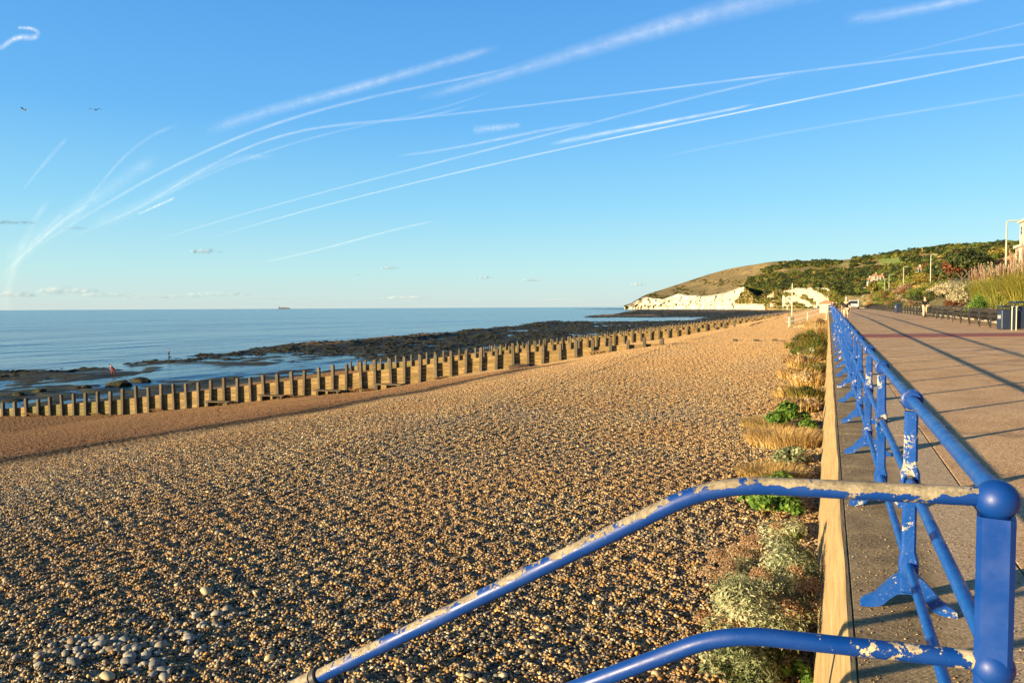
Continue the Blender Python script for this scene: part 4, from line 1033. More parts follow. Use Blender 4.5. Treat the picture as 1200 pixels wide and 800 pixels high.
# ------------------------------------------------------------------ the hill, chalk cliffs and woodland
#            px    base_y  cliff_top  ridge_y   Dbase  Dridge
HC = np.array([
 [731, 359.7, 359.0, 358.6, 2450, 2480], [740, 359.6, 356.5, 355.0, 2430, 2520], [748, 359.6, 351.5, 350.0, 2400, 2560], [756, 359.5, 348.0, 345.6, 2380, 2600], [764, 359.5, 349.5, 343.0, 2340, 2650],
 [778, 359.5, 351.0, 338.5, 2280, 2700], [790, 359.4, 346.0, 334.5, 2230, 2750], [795, 359.4, 344.6, 333.0, 2200, 2780], [810, 359.4, 346.8, 328.0, 2130, 2800], [830, 359.3, 347.8, 321.5, 2030, 2800],
 [850, 359.2, 344.5, 316.0, 1900, 2750], [862, 359.2, 340.0, 313.5, 1830, 2700], [871, 359.2, 336.0, 312.0, 1760, 2650], [876, 359.2, 339.5, 311.0, 1720, 2630], [882, 359.3, 345.0, 310.3, 1670, 2590], [890, 359.3, 352.0, 309.0, 1600, 2500],
 [900, 359.3, 346.0, 307.3, 1500, 2400], [908, 359.3, 340.0, 306.4, 1430, 2350], [920, 359.4, 341.0, 305.6, 1330, 2250], [935, 359.5, 338.0, 305.2, 1220, 2150], [955, 359.5, 337.0, 305.4, 1080, 2000], [970, 359.6, 338.0, 305.2, 980, 1900],
 [985, 359.7, 345.0, 304.6, 860, 1800], [1010, 359.5, 348.0, 302.5, 700, 1650], [1035, 358.5, 350.0, 299.5, 560, 1500], [1060, 356, 349.0, 296.6, 470, 1350], [1080, 353, 347, 294.5, 400, 1200], [1110, 350, 344, 291.5, 330, 1050],
 [1150, 346, 340, 289.0, 290, 950], [1180, 344, 338, 288.0, 270, 900], [1230, 342, 336, 286.5, 250, 850], [1320, 340, 335, 284, 240, 800], [1500, 340, 334, 282, 230, 750]])
pxs = np.concatenate([np.arange(731, 1000, .8), np.arange(1000, 1500, 3)])
vs = np.concatenate([np.linspace(0, .12, 22), np.linspace(.135, 1, 46)])
hc = [np.interp(pxs, HC[:, 0], HC[:, k]) for k in range(1, 6)]
crag = fbm(pxs*.09, pxs*0, 4, 55)
V = []; chalk = []; fld = []; AM = np.array(CM)
patch = lambda x, a, b, w=2.0: sm(x, a-w, a+w)*(1-sm(x, b-w, b+w))
nv = len(vs)+4
HV = np.zeros((len(pxs), nv, 3)); HCk = np.zeros((len(pxs), nv)); HYY = np.zeros((len(pxs), nv))
for i, px_ in enumerate(pxs):
    by, cy, ry, D0, D1 = [h[i] for h in hc]
    ch_w = patch(px_, 731, 873, 2.0)+patch(px_, 897, 909, 2.5)*.8+patch(px_, 916, 973, 2)
    d = np.array(ray(px_, by)); dh = d/1.0
    for j in range(nv):
        if j < len(vs):
            v = vs[j]
            if v <= .12:
                q = v/.12; yy = by+(cy-by)*q**1.1
                D = D0+(D1-D0)*.035*q+D0*.016*(fbm(px_*.16+q*1.5, q*3.5, 4, 61)+.45*fbm(px_*.5-q*2, q*4, 3, 33))*(q > 0)
            else:
                q = (v-.12)/.88; g = q**.80; yy = cy+(ry-cy)*g
                fr_ = max(0., (by-yy)/(by-ry)); D = D0+(D1-D0)*(.035+.965*min(1., fr_)**1.15)
                yy += (fbm(px_*.045, q*6, 4, 12)*1.4)*(q*(1-q)*4)
        else:
            k = j-len(vs)+1; D = D1*(1+.12*k); yy = ry+ (k*k)*3.0
        dd = np.array(ray(px_, yy)); p = np.array([0, 0, EYE])+dd*D
        HV[i, j] = p; HYY[i, j] = yy
        if 861 < px_ < 896:
            lim = 336+max(0, 874-px_)*1.45
            ch_e = 1.0 if (yy < lim+2.5*float(fbm(px_*.3, yy*.3, 2, 3)) and px_ < 874) or yy > 356.3+1.5*float(fbm(px_*.3, 0, 2, 8)) else 0.0
        else: ch_e = ch_w
        if j < len(vs) and vs[j] <= .135: HCk[i, j] = ch_e if 861 < px_ < 896 else ch_w*(1 if vs[j] > .004 else .6)-(px_ > 890)*(.35+.9*max(0, float(fbm(px_*.10+vs[j]*30, vs[j]*22, 3, 19))))-.5*max(0., float(fbm(px_*.2, vs[j]*30, 3, 5))-.15)
HV[:, 0, 2] = -8.0
i = np.arange(len(pxs)-1)[:, None]*nv+np.arange(nv-1)[None]; i = i.ravel(); F = np.stack([i, i+nv, i+nv+1, i+1], -1)
PXg = np.repeat(pxs, nv); YYg = HYY.ravel()
def bandm(px0, px1, y0, y1, w=1.0, sl=0):   # a field: bearing range and height range
    yc = YYg-sl*(PXg-px0); return patch(PXg, px0, px1, 3)*patch(yc, y0, y1, w)
green = np.clip(bandm(1030, 1085, 303, 312, .8, -.06)+bandm(975, 1020, 307, 311, .6)*.5, 0, 1)
tanf = np.clip(bandm(1070, 1102, 297.5, 301.5, .5, -.03)+bandm(985, 1045, 308, 315, .8)*.7+bandm(745, 905, 310, 347, 3)*.55, 0, 1)
m = Mat('downland', .95); pn = m.pos()
sc3 = m.scaled(pn, (.012, .012, .012))
grass = m.ramp(m.noise(1, 7, vec=sc3, rough=.7), [(.34, (.055, .055, .016)), (.45, (.12, .10, .032)), (.56, (.19, .145, .055)), (.70, (.30, .215, .10))])
grass = m.mix(m.attr('green'), grass, m.mix(m.noise(.02, 4), (.13, .19, .03), (.19, .24, .05)))
grass = m.mix(m.math('MULTIPLY', m.attr('tan'), .6), grass, m.mix(m.noise(.015, 5), (.22, .15, .065), (.32, .23, .10)))
ck = m.ramp(m.noise(1, 8, vec=m.scaled(pn, (.04, .04, .03)), rough=.72), [(.3, (.24, .20, .14)), (.42, (.40, .36, .27)), (.55, (.53, .50, .39)), (.7, (.61, .58, .47))])
cm_ = m.math('ADD', m.attr('chalk'), m.math('MULTIPLY', m.math('SUBTRACT', m.noise(.05, 6, rough=.7), .5), 1.5))
ckm = m.step(cm_, .38, .5)
m.col(m.mix(ckm, grass, ck)); b = m.bump(m.noise(1, 8, vec=m.scaled(pn, (.05, .05, .035)), rough=.72), 1.0, 7.0); M_HILL = m.m
me = np_mesh('hill', HV.reshape(-1, 3), F, M_HILL, True, {'chalk': HCk.ravel(), 'green': green, 'tan': tanf})
tag(link('hill', me), kind='structure')
# low ground between the promenade, the bank and the foot of the hill
V = []; xs_ = np.array([-60, 0, 40, 100, 200, 400, 700]); 
def apron_z(x, y): return np.interp(y, [320, 420, 900, 2500], [1.2, 1.0, 0.2, -1.0])+0*x
tag(link('coastal_ground', grid_mesh('coastal_ground', np.concatenate([[-.3], np.linspace(10, 1200, 60)]), gs(331, 2400, 6, 1.05), apron_z, M_BANK)), kind='structure')

# tree crowns
def crown(mat, n=420, seed=0, size=.13):
    lb = [((0, 0, .55), (.62, .62, .48))]+[((random.uniform(-.55, .55), random.uniform(-.55, .55), random.uniform(.3, .95)), (random.uniform(.28, .45),)*3) for _ in range(9)]
    V, F, r = leaves(n, lb, size, .65, .75, .45); return fol('crown', V, F, r, M_LEAF[mat])
CRN = {k: crown(k, 3000, 0, .05) for k in ('green', 'dark', 'olive', 'yellow', 'rust', 'straw')}
CR = {k: crown(k) for k in ('green', 'dark', 'olive', 'yellow', 'rust', 'straw')}
names = ['green', 'dark', 'olive', 'yellow', 'rust', 'straw']
def hill_pt(px_, q, rowf=None):
    """point of the hill at a bearing, q from 0 at the cliff top to 1 at the ridge"""
    fi = np.interp(px_, pxs, np.arange(len(pxs))); a = int(fi); a = min(a, len(pxs)-2); v = .12+.88*q; fj = np.interp(v, vs, np.arange(len(vs))); b_ = min(int(fj), len(vs)-2)
    fa, fb = fi-a, fj-b_
    return (HV[a, b_]*(1-fa)*(1-fb)+HV[a+1, b_]*fa*(1-fb)+HV[a, b_+1]*(1-fa)*fb+HV[a+1, b_+1]*fa*fb), (HYY[a, b_]*(1-fb)+HYY[a, b_+1]*fb)
P = []; S = []; I = []
for k in range(14500):
    px_ = 862+(1420-862)*random.random()**1.35; q = random.random()
    p, yy = hill_pt(px_, q)
    if px_ < 872+(338-yy)*.95+14*float(fbm(px_*.1, yy*.3, 3, 91)) and px_ < 915: continue
    top_open = float(np.interp(px_, [862, 900, 940, 980, 1020, 1060, 1085, 1100, 1130], [330, 322, 321, 319, 315, 314, 312, 298, 286]))
    low_open = float(np.interp(px_, [862, 870, 880, 1500], [340, 352, 364, 370]))
    strip = float(np.interp(px_, [862, 900, 930, 960, 1000, 1040], [323, 316, 311, 310, 318, 320]))
    n_ = float(fbm(px_*.06, yy*.22, 3, 41))
    if yy < top_open+n_*5:
        # hedges and copses in the open downland, and the dark band of wood across it
        copse = abs(yy-np.interp(px_, [862, 900, 940, 970], [324, 316, 310.5, 309])) < 2.2 and px_ < 985
        copse = copse or (yy-np.interp(px_, [1000, 1040, 1085, 1110], [304.5, 301.5, 295.8, 292.5]) < 1.8 and px_ > 1000) or n_ > .26
        if not copse: continue
    Dd = float(np.hypot(p[0], p[1]))
    k2 = random.choices(names, [6, 4, 4, 1.8, .4, .2] if n_ < .0 else [4, 7, 3, 1, .15, .1])[0]
    if yy < 318 and px_ < 1000: k2 = random.choice(['dark', 'dark', 'olive', 'green'])
    s = random.uniform(3.0, 5.6)*(1.2 if k2 == 'dark' else 1)*np.clip(Dd/900, .55, 1.35)
    P.append(p-np.array([0, 0, s*.15])); S.append((s, s, s*random.uniform(.7, 1.1))); I.append(names.index(k2))
# scrub above and between the chalk faces
for k in range(2600):
    px_ = random.uniform(745, 990); r_ = random.random()
    if px_ < 862: continue
    fi = int(np.interp(px_, pxs, np.arange(len(pxs)))); j = random.randrange(0, 22)
    if HCk[fi, j] > .36: continue
    p = HV[fi, j].copy(); p[2] = max(p[2], -3); s = random.uniform(2.2, 4.8)
    P.append(p); S.append((s, s, s*.8)); I.append(names.index(random.choice(['dark', 'olive', 'green', 'olive', 'yellow'])))
for k in range(800):
    px_ = random.uniform(760, 872); q = random.random()**1.2; n_ = float(fbm(px_*.08, q*5, 3, 77))
    if n_ < .06: continue
    p, yy = hill_pt(px_, q*.9); s = random.uniform(2.5, 5); P.append(p); S.append((s*1.2, s*1.2, s*.5)); I.append(names.index(random.choice(['dark', 'olive', 'green'])))
P = np.array(P); n = len(P)
scatter('woodland', P, np.stack([np.zeros(n), np.zeros(n), RNG.uniform(0, 6.28, n)], -1), I, np.array(S), [CR[k] for k in names], label='autumn-tinted woodland and scrub covering the hillside', cat='woodland')
# trees that stand out on the skyline and over the bank
def tree(x, y, z, s, kind, label, group, h=1.0):
    t = thing('tree', label, 'tree', (x, y, z), random.uniform(0, 6), group)
    link('crown', (CRN if 'slope' in group and y < 260 else CR)[kind], t, loc=(0, 0, s*.28*h), scale=(s, s, s*h))
    link('trunk', TRUNK, t, scale=(s, s, s*h))
tb = MB(); tb.tube([(0, 0, -.2), (.02, 0, .3), (0, .02, .9)], [.07, .05, .02], 7)
for a in (0, 1.3, 2.6, 3.9, 5.1): tb.tube([(0, 0, .35), (.25*cos(a), .25*sin(a), .65), (.42*cos(a), .42*sin(a), .9)], [.03, .02, .008], 5, False)
TRUNK = tb.mesh('trunk', M_BARK)
for k, (px_, s) in enumerate([(1084, 8.5), (1094, 7.5), (1101, 6.5), (1107, 8.5), (1113, 8), (1121, 9.5), (1131, 8), (1141, 8), (1153, 8.5), (1163, 8.5)]):
    p, yy = hill_pt(px_, .97); tree(p[0], p[1], p[2]-1, s*.62, 'dark', ['round dark tree alone at the left end of the skyline row', 'second round dark tree on the skyline from the left', 'smallest round tree on the skyline row', 'fourth dark tree on the skyline row', 'fifth dark tree on the skyline row', 'broadest dark tree on the skyline', 'dark skyline tree right of the broadest one', 'eighth dark tree along the skyline', 'ninth dark tree along the skyline', 'dark skyline tree nearest the pale gabled building'][k], 'trees standing on the skyline', .8)
# trees of the upper road, between the lamps
rt = random.Random(5)
for k in range(96):
    y = 58+(k/96)**1.2*330; x = 19+rt.uniform(0, 1)**1.3*(26+y*.22)
    s = rt.uniform(1.6, 3.0)*(1+y/400); kd = rt.choice(['green', 'olive', 'dark', 'yellow', 'green', 'rust', 'olive', 'yellow', 'dark'])
    xx_ = min(x, 155)
    if 20 < xx_ < 47 and 82 < y < 125: continue
    if y < 128 and 1150 < 600+867*(xx_*.92+y*.392)/(-.392*xx_+.92*y) < 1200: continue
    tree(xx_, y, float(bank_z(xx_, y))-.4, s, kd, ADJ[kd]+' tree '+('near the lamps' if x < 30 else 'on the slope behind the upper road'), 'trees on the slope above the promenade', rt.uniform(.7, 1.05))

# ------------------------------------------------------------------ buildings
def win(mb_root, parent, x0, x1, z0, z1, y, nrm=-1):
    pass
def building(name, label, loc, rz, size, floors, bays, mat, roof=None, balc=True, cat='building'):
    t = thing(name, label, cat, loc, rz); w, d, h = size
    MB().box((0, 0, -3), (w, d, h)).build('wall', mat, t)
    fh = h/floors
    wm = MB().box((-.05, -.6, -.65), (.02, .6, .65)).mesh('window', M_WHITE); gm = MB().box((-.07, -.52, -.57), (-.055, .52, -.03)).box((-.07, -.52, .03), (-.055, .52, .57)).mesh('pane', M_GLASS)
    bm_ = MB().box((-1.1, -1.5, -.12), (0, 1.5, 0)).mesh('balcony', mat); rl = MB().box((-1.1, -1.5, .01), (-1.04, 1.5, .95)).box((-1.04, -1.5, .01), (-.02, -1.44, .95)).box((-1.04, 1.44, .01), (-.02, 1.5, .95)).mesh('parapet', mat)
    for f in range(floors):
        for b_ in range(bays):
            yy = d*(b_+.5)/bays; zz = fh*(f+.55)
            o = link('window', wm, t, loc=(-.01, yy, zz)); link('pane', gm, o)
            if balc and b_ % 2 == 0: o = link('balcony', bm_, t, loc=(-.012, yy, fh*f+.1)); link('parapet', rl, o)
        for b_ in range(max(1, int(w/4))):
            xx = w*(b_+.5)/max(1, int(w/4)); o = link('window', wm, t, loc=(xx, -.01, fh*(f+.55)), rot=(0, 0, pi/2)); link('pane', gm, o)
    if roof: 
        r = MB(); r.prism([(-.5, -.4, h+.003), (w/2, -.4, h+roof), (w+.5, -.4, h+.003)], (0, d+.8, 0)); rr = r.build('roof', M_TILE, t)
        MB().box((w*.62, d*.3, h+roof*.3), (w*.62+.7, d*.3+.7, h+roof+1)).build('chimney', mat, rr)
    else: MB().box((-.25, -.25, h+.003), (w+.25, d+.25, h+.35)).build('roof', mat, t)
    return t
pB = at_depth(1221, 330, 88)
building('apartment_block', 'white balconied apartment block cut by the right edge above the pampas grass', (pB.x, pB.y, 2.4), 0.0, (16, 14, 6.8), 2, 4, M_WHITE)
pB2 = at_depth(1223, 330, 97)
building('apartment_tower', 'tall pale round-topped apartment tower behind the balconied block', (pB2.x, pB2.y, 3.0), 0.0, (14, 14, 10.6), 4, 5, M_WHITE, balc=False)
pB3 = at_depth(1162, 330, 118)
building('gabled_house', 'pale house with a long sloping roof left of the white apartment block', (pB3.x, pB3.y, 3.0), radians(-28), (14, 10, 5.2), 2, 3, M_BUFF, roof=2.6)
pH, _ = hill_pt(1020, .30)
def cottage(px_, py_, D, w, h, label, mat, roofh):
    p = at_depth(px_, py_, D); t = building('house', label, (p.x, p.y, p.z), radians(12), (w*.7, w, h), 2, 3, mat, roof=roofh, balc=False, cat='house'); return t
cottage(1023, 327.5, 560, 5.5, 2.6, 'pinkish house with red-brown roof half hidden in the wooded slope', M_BUFF, 1.7)
cottage(1031, 327.5, 545, 4, 2.2, 'smaller red-roofed house just right of the pinkish house', M_BUFF, 1.5)
cottage(1075.5, 319, 420, 2.6, 2.2, 'small white house among trees between two lamps', M_WHITE, 1.0)
cottage(1017, 330, 500, 2.6, 1.4, 'tiny pale cottage below the pinkish house', M_WHITE, 1.4)
# shelter at the far end of the railing
pS = on_z(960, 361.5, .5); pS = at_depth(962, 361, 175)
t = thing('seafront_shelter', 'low pale seafront pavilion with red-brown roof at the far end of the railing', 'pavilion', (pS.x, pS.y, .2), radians(3))
MB().box((0, 0, -.8), (2.6, 7, 1.9)).build('wall', M_WHITE, t); MB().prism([(-.4, -.4, 1.903), (1.3, -.4, 2.75), (3.0, -.4, 1.903)], (0, 7.8, 0)).build('roof', M_TILE, t)
MB().box((1.6, -.05, .1), (2.3, .02, 1.6)).build('doorway', M_GLASS, t)

# far steps to the beach with rails
ys_ = 78.0
t = thing('far_steps', 'grey railed steps leading from the far promenade down to the shingle', 'steps', (-.1, ys_, 0))
zt = float(prom_z(0, ys_)); gzv = gz(-3.4, ys_)
ns = 8; dh = (zt-gzv)/ns
for k in range(ns): MB().box((-.42*(k+1), -1.2, gzv-.6), (-.42*k, 1.2, zt-dh*(k+.6)), bev=.01).build('step', M_WALL, t)
for s in (-1.25, 1.25):
    for h in (1.0, .55): MB().tube([(.5, s, zt+h), (0, s, zt+h), (-.42*ns, s, gzv+h), (-.42*ns-.4, s, gzv+h)], .04, 8).build('handrail', M_STEEL, t, True)
    for q in (0, .5, 1): MB().tube([(-.42*ns*q, s, zt+(gzv-zt)*q-.3), (-.42*ns*q, s, zt+(gzv-zt)*q+1.0)], .045, 8).build('rail_post', M_LAMP, t, True)
# marker pole
p = on_z(928, 380, -.6); z = gz(p.x, p.y); p = on_z(928, 380, z)
t = thing('marker_pole', 'tall thin pale marker pole standing on the shingle with a dark timber foot', 'pole', (p.x, p.y, z)); Hh = (380-332)/FPX*(-(np.array(CM).T@(np.array(p)-np.array([0, 0, EYE])))[2])
MB().tube([(0, 0, -.5), (0, 0, Hh)], [.09, .055], 8).build('pole', M_LAMP, t, True); MB().box((-.2, -.2, -.4), (.2, .2, .9), bev=.03).build('foot', M_POST, t)

# ------------------------------------------------------------------ people
SKIN = simple('skin', (.46, .28, .18), .6, .08, 8, 0)
def skin_mesh(name, chains, mat, sub=1, extra=None):
    """one skinned surface from joints {name:(co, r)} and bones"""
    J, B = chains; names_ = list(J); me = bpy.data.meshes.new(name)
    me.from_pydata([J[k][0] for k in names_], [(names_.index(a), names_.index(b_)) for a, b_ in B], [])
    o = bpy.data.objects.new(name, me); COL.objects.link(o); md = o.modifiers.new('skin', 'SKIN')
    if not me.skin_vertices: pass
    for i, k in enumerate(names_):
        r = J[k][1]; r = (r, r) if not hasattr(r, '__len__') else r
        me.skin_vertices[0].data[i].radius = r; me.skin_vertices[0].data[i].use_root = (i == 0)
    md.use_smooth_shade = True; ms = o.modifiers.new('sub', 'SUBSURF'); ms.levels = ms.render_levels = sub
    me.materials.append(mat); return o
def person(loc, rz, label, pose, shirt, legs_m, hair, shoes, bare_legs=False, hat=None, group=None, cat='person'):
    t = thing('person', label, cat, loc, rz, group)
    lean = pose.get('lean', 0); crouch = pose.get('crouch', 0)
    def up(x, y, z):            # upper body leans forward (+y) about the hips
        zz = z-.93; return (x, y+zz*sin(lean), .93-crouch+zz*cos(lean))
    st_ = pose.get('stride', .12); hands = pose.get('hands', [(.27, .05, .80), (-.27, .05, .80)])
    J = {'pelvis': ((0, 0, .93-crouch), (.145, .10)), 'waist': (up(0, 0, 1.08), (.135, .095)), 'chest': (up(0, 0, 1.32), (.165, .11)), 'neck': (up(0, .01, 1.47), .055), 'skull': (up(0, .03, 1.56), (.062, .075)), 'crown': (up(0, .015, 1.68), (.066, .082))}
    B = [('pelvis', 'waist'), ('waist', 'chest'), ('chest', 'neck'), ('neck', 'skull'), ('skull', 'crown')]
    for s, n_ in ((1, 'r'), (-1, 'l')):
        hx = hands[0 if s > 0 else 1]; sh = Vector(up(.19*s, 0, 1.40)); hd = Vector(up(*hx)); el = (sh+hd)/2+Vector((.03*s, -.05, 0))
        J['sh'+n_] = (sh, .058); J['el'+n_] = (el, .043); J['wr'+n_] = (hd, .030); d = (hd-el).normalized()
        J['palm'+n_] = (hd+d*.07, (.038, .02)); B += [('chest', 'sh'+n_), ('sh'+n_, 'el'+n_), ('el'+n_, 'wr'+n_), ('wr'+n_, 'palm'+n_)]
        for f in range(4): J['f%d%s' % (f, n_)] = (hd+d*(.15-.012*abs(f-1.5))+Vector((0, (f-1.5)*.019, -.004)), .009); B.append(('palm'+n_, 'f%d%s' % (f, n_)))
        J['th'+n_] = (hd+d*.08+Vector((-.02*s, .045, 0)), .010); B.append(('wr'+n_, 'th'+n_))
        ft = st_*s; J['hip'+n_] = ((.095*s, 0, .90-crouch), .095); J['kn'+n_] = ((.11*s, ft*.5+.03+crouch*.6, .49-crouch*.45), .062); J['an'+n_] = ((.11*s, ft-.03, .09), .042); J['toe'+n_] = ((.13*s, ft+.16, .035), (.042, .03))
        B += [('pelvis', 'hip'+n_), ('hip'+n_, 'kn'+n_), ('kn'+n_, 'an'+n_), ('an'+n_, 'toe'+n_)]
    body = skin_mesh('body', (J, B), SKIN); body.parent = t
    g = 1.13
    Js = {k: (J[k][0], tuple(v*g+.008 for v in (J[k][1] if hasattr(J[k][1], '__len__') else (J[k][1],)*2))) for k in ('pelvis', 'waist', 'chest', 'shr', 'shl', 'elr', 'ell')}
    Js['pelvis'] = ((J['pelvis'][0][0], J['pelvis'][0][1], J['pelvis'][0][2]), (.165, .12))
    Bs = [('pelvis', 'waist'), ('waist', 'chest'), ('chest', 'shr'), ('chest', 'shl'), ('shr', 'elr'), ('shl', 'ell')]
    if pose.get('sleeves'): Js['wrr'] = (J['wrr'][0], .04); Js['wrl'] = (J['wrl'][0], .04); Bs += [('elr', 'wrr'), ('ell', 'wrl')]
    o = skin_mesh('shirt', (Js, Bs), shirt); o.parent = t
    Jl = {'pelvis': (J['pelvis'][0], (.155, .112))}; Bl = []
    for n_ in 'rl':
        Jl['hip'+n_] = (J['hip'+n_][0], .108); Jl['kn'+n_] = ((Vector(J['kn'+n_][0])), .082); Bl += [('pelvis', 'hip'+n_), ('hip'+n_, 'kn'+n_)]
        if not bare_legs: Jl['an'+n_] = (J['an'+n_][0], .06); Bl.append(('kn'+n_, 'an'+n_))
    o = skin_mesh('shorts' if bare_legs else 'trousers', (Jl, Bl), legs_m); o.parent = t
    cr = Vector(J['crown'][0]); sk = Vector(J['skull'][0])
    h = MB(); h.sphere(tuple(cr+Vector((0, -.02, .0))), .088, 14, 8, (.92, 1.05, .8)); h.build('hair', hair, t, True)
    f = MB(); fc = (cr+sk)/2
    f.sphere(tuple(fc+Vector((0, .098, -.02))), .015, 8, 6, (.8, 1, 1.4)); 
    for s in (1, -1): f.sphere(tuple(fc+Vector((.078*s, 0, -.01))), .018, 8, 6, (.5, 1, 1.5))
    f.build('nose_and_ears', SKIN, t, True)
    e = MB()
    for s in (1, -1): e.sphere(tuple(fc+Vector((.03*s, .082, .012))), .010, 8, 6)
    e.tube([tuple(fc+Vector((-.022, .078, -.065))), tuple(fc+Vector((.022, .078, -.065)))], .006, 6); e.build('eyes_and_mouth', M_IRON, t, True)
    sm_ = MB()
    for n_ in 'rl':
        a, b_ = Vector(J['an'+n_][0]), Vector(J['toe'+n_][0]); sm_.tube([(a.x, a.y-.06, .045), (a.x, a.y+.05, .05), (b_.x, b_.y+.02, .035), (b_.x, b_.y+.06, .02)], [.05, .055, .048, .02], 8)
    sm_.build('shoes', shoes, t, True)
    return t
K = simple('black_cloth', (.012, .012, .014), .9, .1, 8); BEI = simple('beige_cloth', (.55, .42, .26), .9, .08, 8); WH = simple('white_hair', (.55, .52, .47), .8, .1, 20); DK = simple('dark_hair', (.05, .03, .02), .8, .1, 20); RED = simple('red_waterproof', (.22, .010, .008), .6, .1, 8)
NAVY = simple('navy_cloth', (.02, .025, .05), .9, .1, 8); WSH = simple('white_shoe', (.6, .58, .54), .6, .1, 8)
pm_ = on_z(991.3, 378.5, .37)
person((pm_.x, pm_.y, float(prom_z(pm_.x, pm_.y))+.005), radians(0), 'white-haired man in black T-shirt and beige shorts walking away along the railing', {'stride': .16}, K, BEI, WH, WSH, True)
pm_ = on_z(1083.5, 371.5, .6)
person((pm_.x, pm_.y, float(prom_z(pm_.x, pm_.y))+.005), radians(200), 'man in dark top and pale trousers standing beside the middle benches', {'stride': .08, 'sleeves': True, 'hands': [(.22, .22, 1.0), (-.22, .22, 1.0)]}, K, BEI, DK, K)
pr = on_z(133, 438.5, -7.25)
person((pr.x, pr.y, -7.28), radians(150), 'person in red bending over the rocks at low tide', {'stride': .2, 'lean': .6, 'crouch': .12, 'sleeves': True, 'hands': [(.2, .35, .85), (-.2, .35, .85)]}, RED, RED, DK, K)
pr = on_z(198, 418.8, -7.45)
person((pr.x, pr.y, -7.62), radians(-40), 'dark figure wading in the shallow sea beyond the rocks', {'stride': .05, 'sleeves': True}, NAVY, K, DK, K)
pr = at_depth(980.5, 357, 150)
person((pr.x, pr.y, float(prom_z(pr.x, pr.y))), radians(10), 'tiny distant figure in dark clothes beyond the walking man', {'sleeves': True}, K, K, DK, K)
pr = at_depth(974.5, 358, 128)
person((pr.x+.2, pr.y, float(prom_z(pr.x, pr.y))), radians(170), 'tiny distant figure close to the end of the railing', {'sleeves': True}, NAVY, K, DK, K)

# van
pv = at_depth(1000.2, 358, 150)
t = thing('parked_van', 'small white van facing the camera at the far end of the promenade', 'van', (pv.x, pv.y, float(prom_z(pv.x, pv.y))), radians(-4))
VW = simple('white_van_paint', (.62, .62, .60), .3, .05, 2, 0, spec=.5)
mb = MB(); ol = [(-.9, 0, .35), (-.9, .0, .95), (-.9, .55, 1.08), (-.9, 1.15, 1.80), (-.9, 1.6, 1.92), (-.9, 4.6, 1.92), (-.9, 4.75, .35)]
mb.prism(ol, (1.8, 0, 0)); mb.build('body', VW, t)
mb = MB(); mb.prism([(-.78, .60, 1.13), (-.70, 1.08, 1.74), (.70, 1.08, 1.74), (.78, .60, 1.13)], (0, -.03, .02)); mb.build('windscreen', M_GLASS, t)
for s in (-1, 1):
    MB().box((s*.9-.004*s-.01, 1.1, 1.15), (s*.9+.01, 2.2, 1.7)).build('side_window', M_GLASS, t)
    MB().sphere((s*.68, -.005, .78), .13, 12, 8, (1, .25, .8)).build('headlight', M_STEEL, t, True)
    for yy in (.95, 3.8):
        wh = MB().tube([(s*.92, yy, .33), (s*.70, yy, .33)], .33, 18).build('wheel', M_IRON, t, True); MB().tube([(s*.935, yy, .33), (s*.922, yy, .33)], .19, 12).build('rim', M_STEEL, wh)
    MB().box((s*.95, .9, 1.15), (s*1.12, 1.0, 1.38), bev=.02).build('mirror', M_IRON, t)
MB().box((-.88, -.06, .32), (.88, -.003, .58), bev=.02).build('bumper', M_IRON, t); MB().box((-.4, -.02, .68), (.4, -.003, .86)).build('grille', M_IRON, t)

# ------------------------------------------------------------------ gulls
GW = simple('grey_white_feathers', (.30, .29, .28), .8, .15, 6, 0); GD = simple('dark_wing', (.07, .07, .08), .8, .15, 6, 0)
def gull(px_, py_, Z, rz, flap, label):
    p = at_depth(px_, py_, Z); t = thing('gull', label, 'gull', p, rz)
    MB().tube([(0, -.30, .0), (0, -.2, .0), (0, -.02, -.01), (0, .14, .01), (0, .20, .03), (0, .25, .03), (0, .31, .02)], [.012, .045, .075, .06, .045, .04, .008], 10).build('body', GW, t, True)
    for s in (1, -1):
        V = []
        for q, ch_, zz in ((0, .20, .02), (.3, .19, .02+.10*flap), (.5, .16, .02+.16*flap), (.62, .12, .02+.10*flap), (.72, .03, .02+.03*flap)):
            y0 = .05+.12*(1-abs(q-.3)*2)*(.4)-q*.15
            V += [(s*(q+.04), y0, zz), (s*(q+.04), y0-ch_, zz-.01), (s*(q+.04), y0-ch_*.3, zz+.015)]
        F = []
        for i in range(4):
            a = i*3; F += [[a, a+3, a+5, a+2], [a+2, a+5, a+4, a+1], [a+1, a+4, a+3, a]]
        F += [[0, 2, 1], [12, 13, 14]]
        mb = MB(); mb.add(V, F); mb.build('wing', GD, t)
    MB().prism([(-.04, -.26, 0), (.04, -.26, 0), (.08, -.42, 0), (-.08, -.42, 0)], (0, 0, .01)).build('tail', GW, t)
gull(112, 129, 92, radians(30), .9, 'right-hand gull gliding with spread wings high over the sea')
gull(28, 129, 105, radians(-60), 1.5, 'left-hand gull flying side-on near the left edge of the sky')

# ship
pS = at_depth(333, 361, 11000); t = thing('cargo_ship', 'tiny grey cargo ship on the horizon', 'ship', (pS.x, pS.y, -7.4), radians(25))
SHG = simple('ship_grey', (.10, .12, .15), .8, .1, .1, 0)
MB().prism([(-90, -12, 0), (78, -12, 0), (95, -12, 14), (-92, -12, 12)], (0, 24, 0)).build('hull', SHG, t); MB().box((-78, -10, 12.1), (-58, 10, 34)).build('bridge', SHG, t)
for k in range(5): MB().box((-48+k*24, -11, 12.1), (-28+k*24, 11, 24+random.uniform(-3, 5))).build('container_stack', SHG, t)
MB().tube([(-72, 0, 34), (-72, 0, 44)], 3, 8).build('funnel', SHG, t)

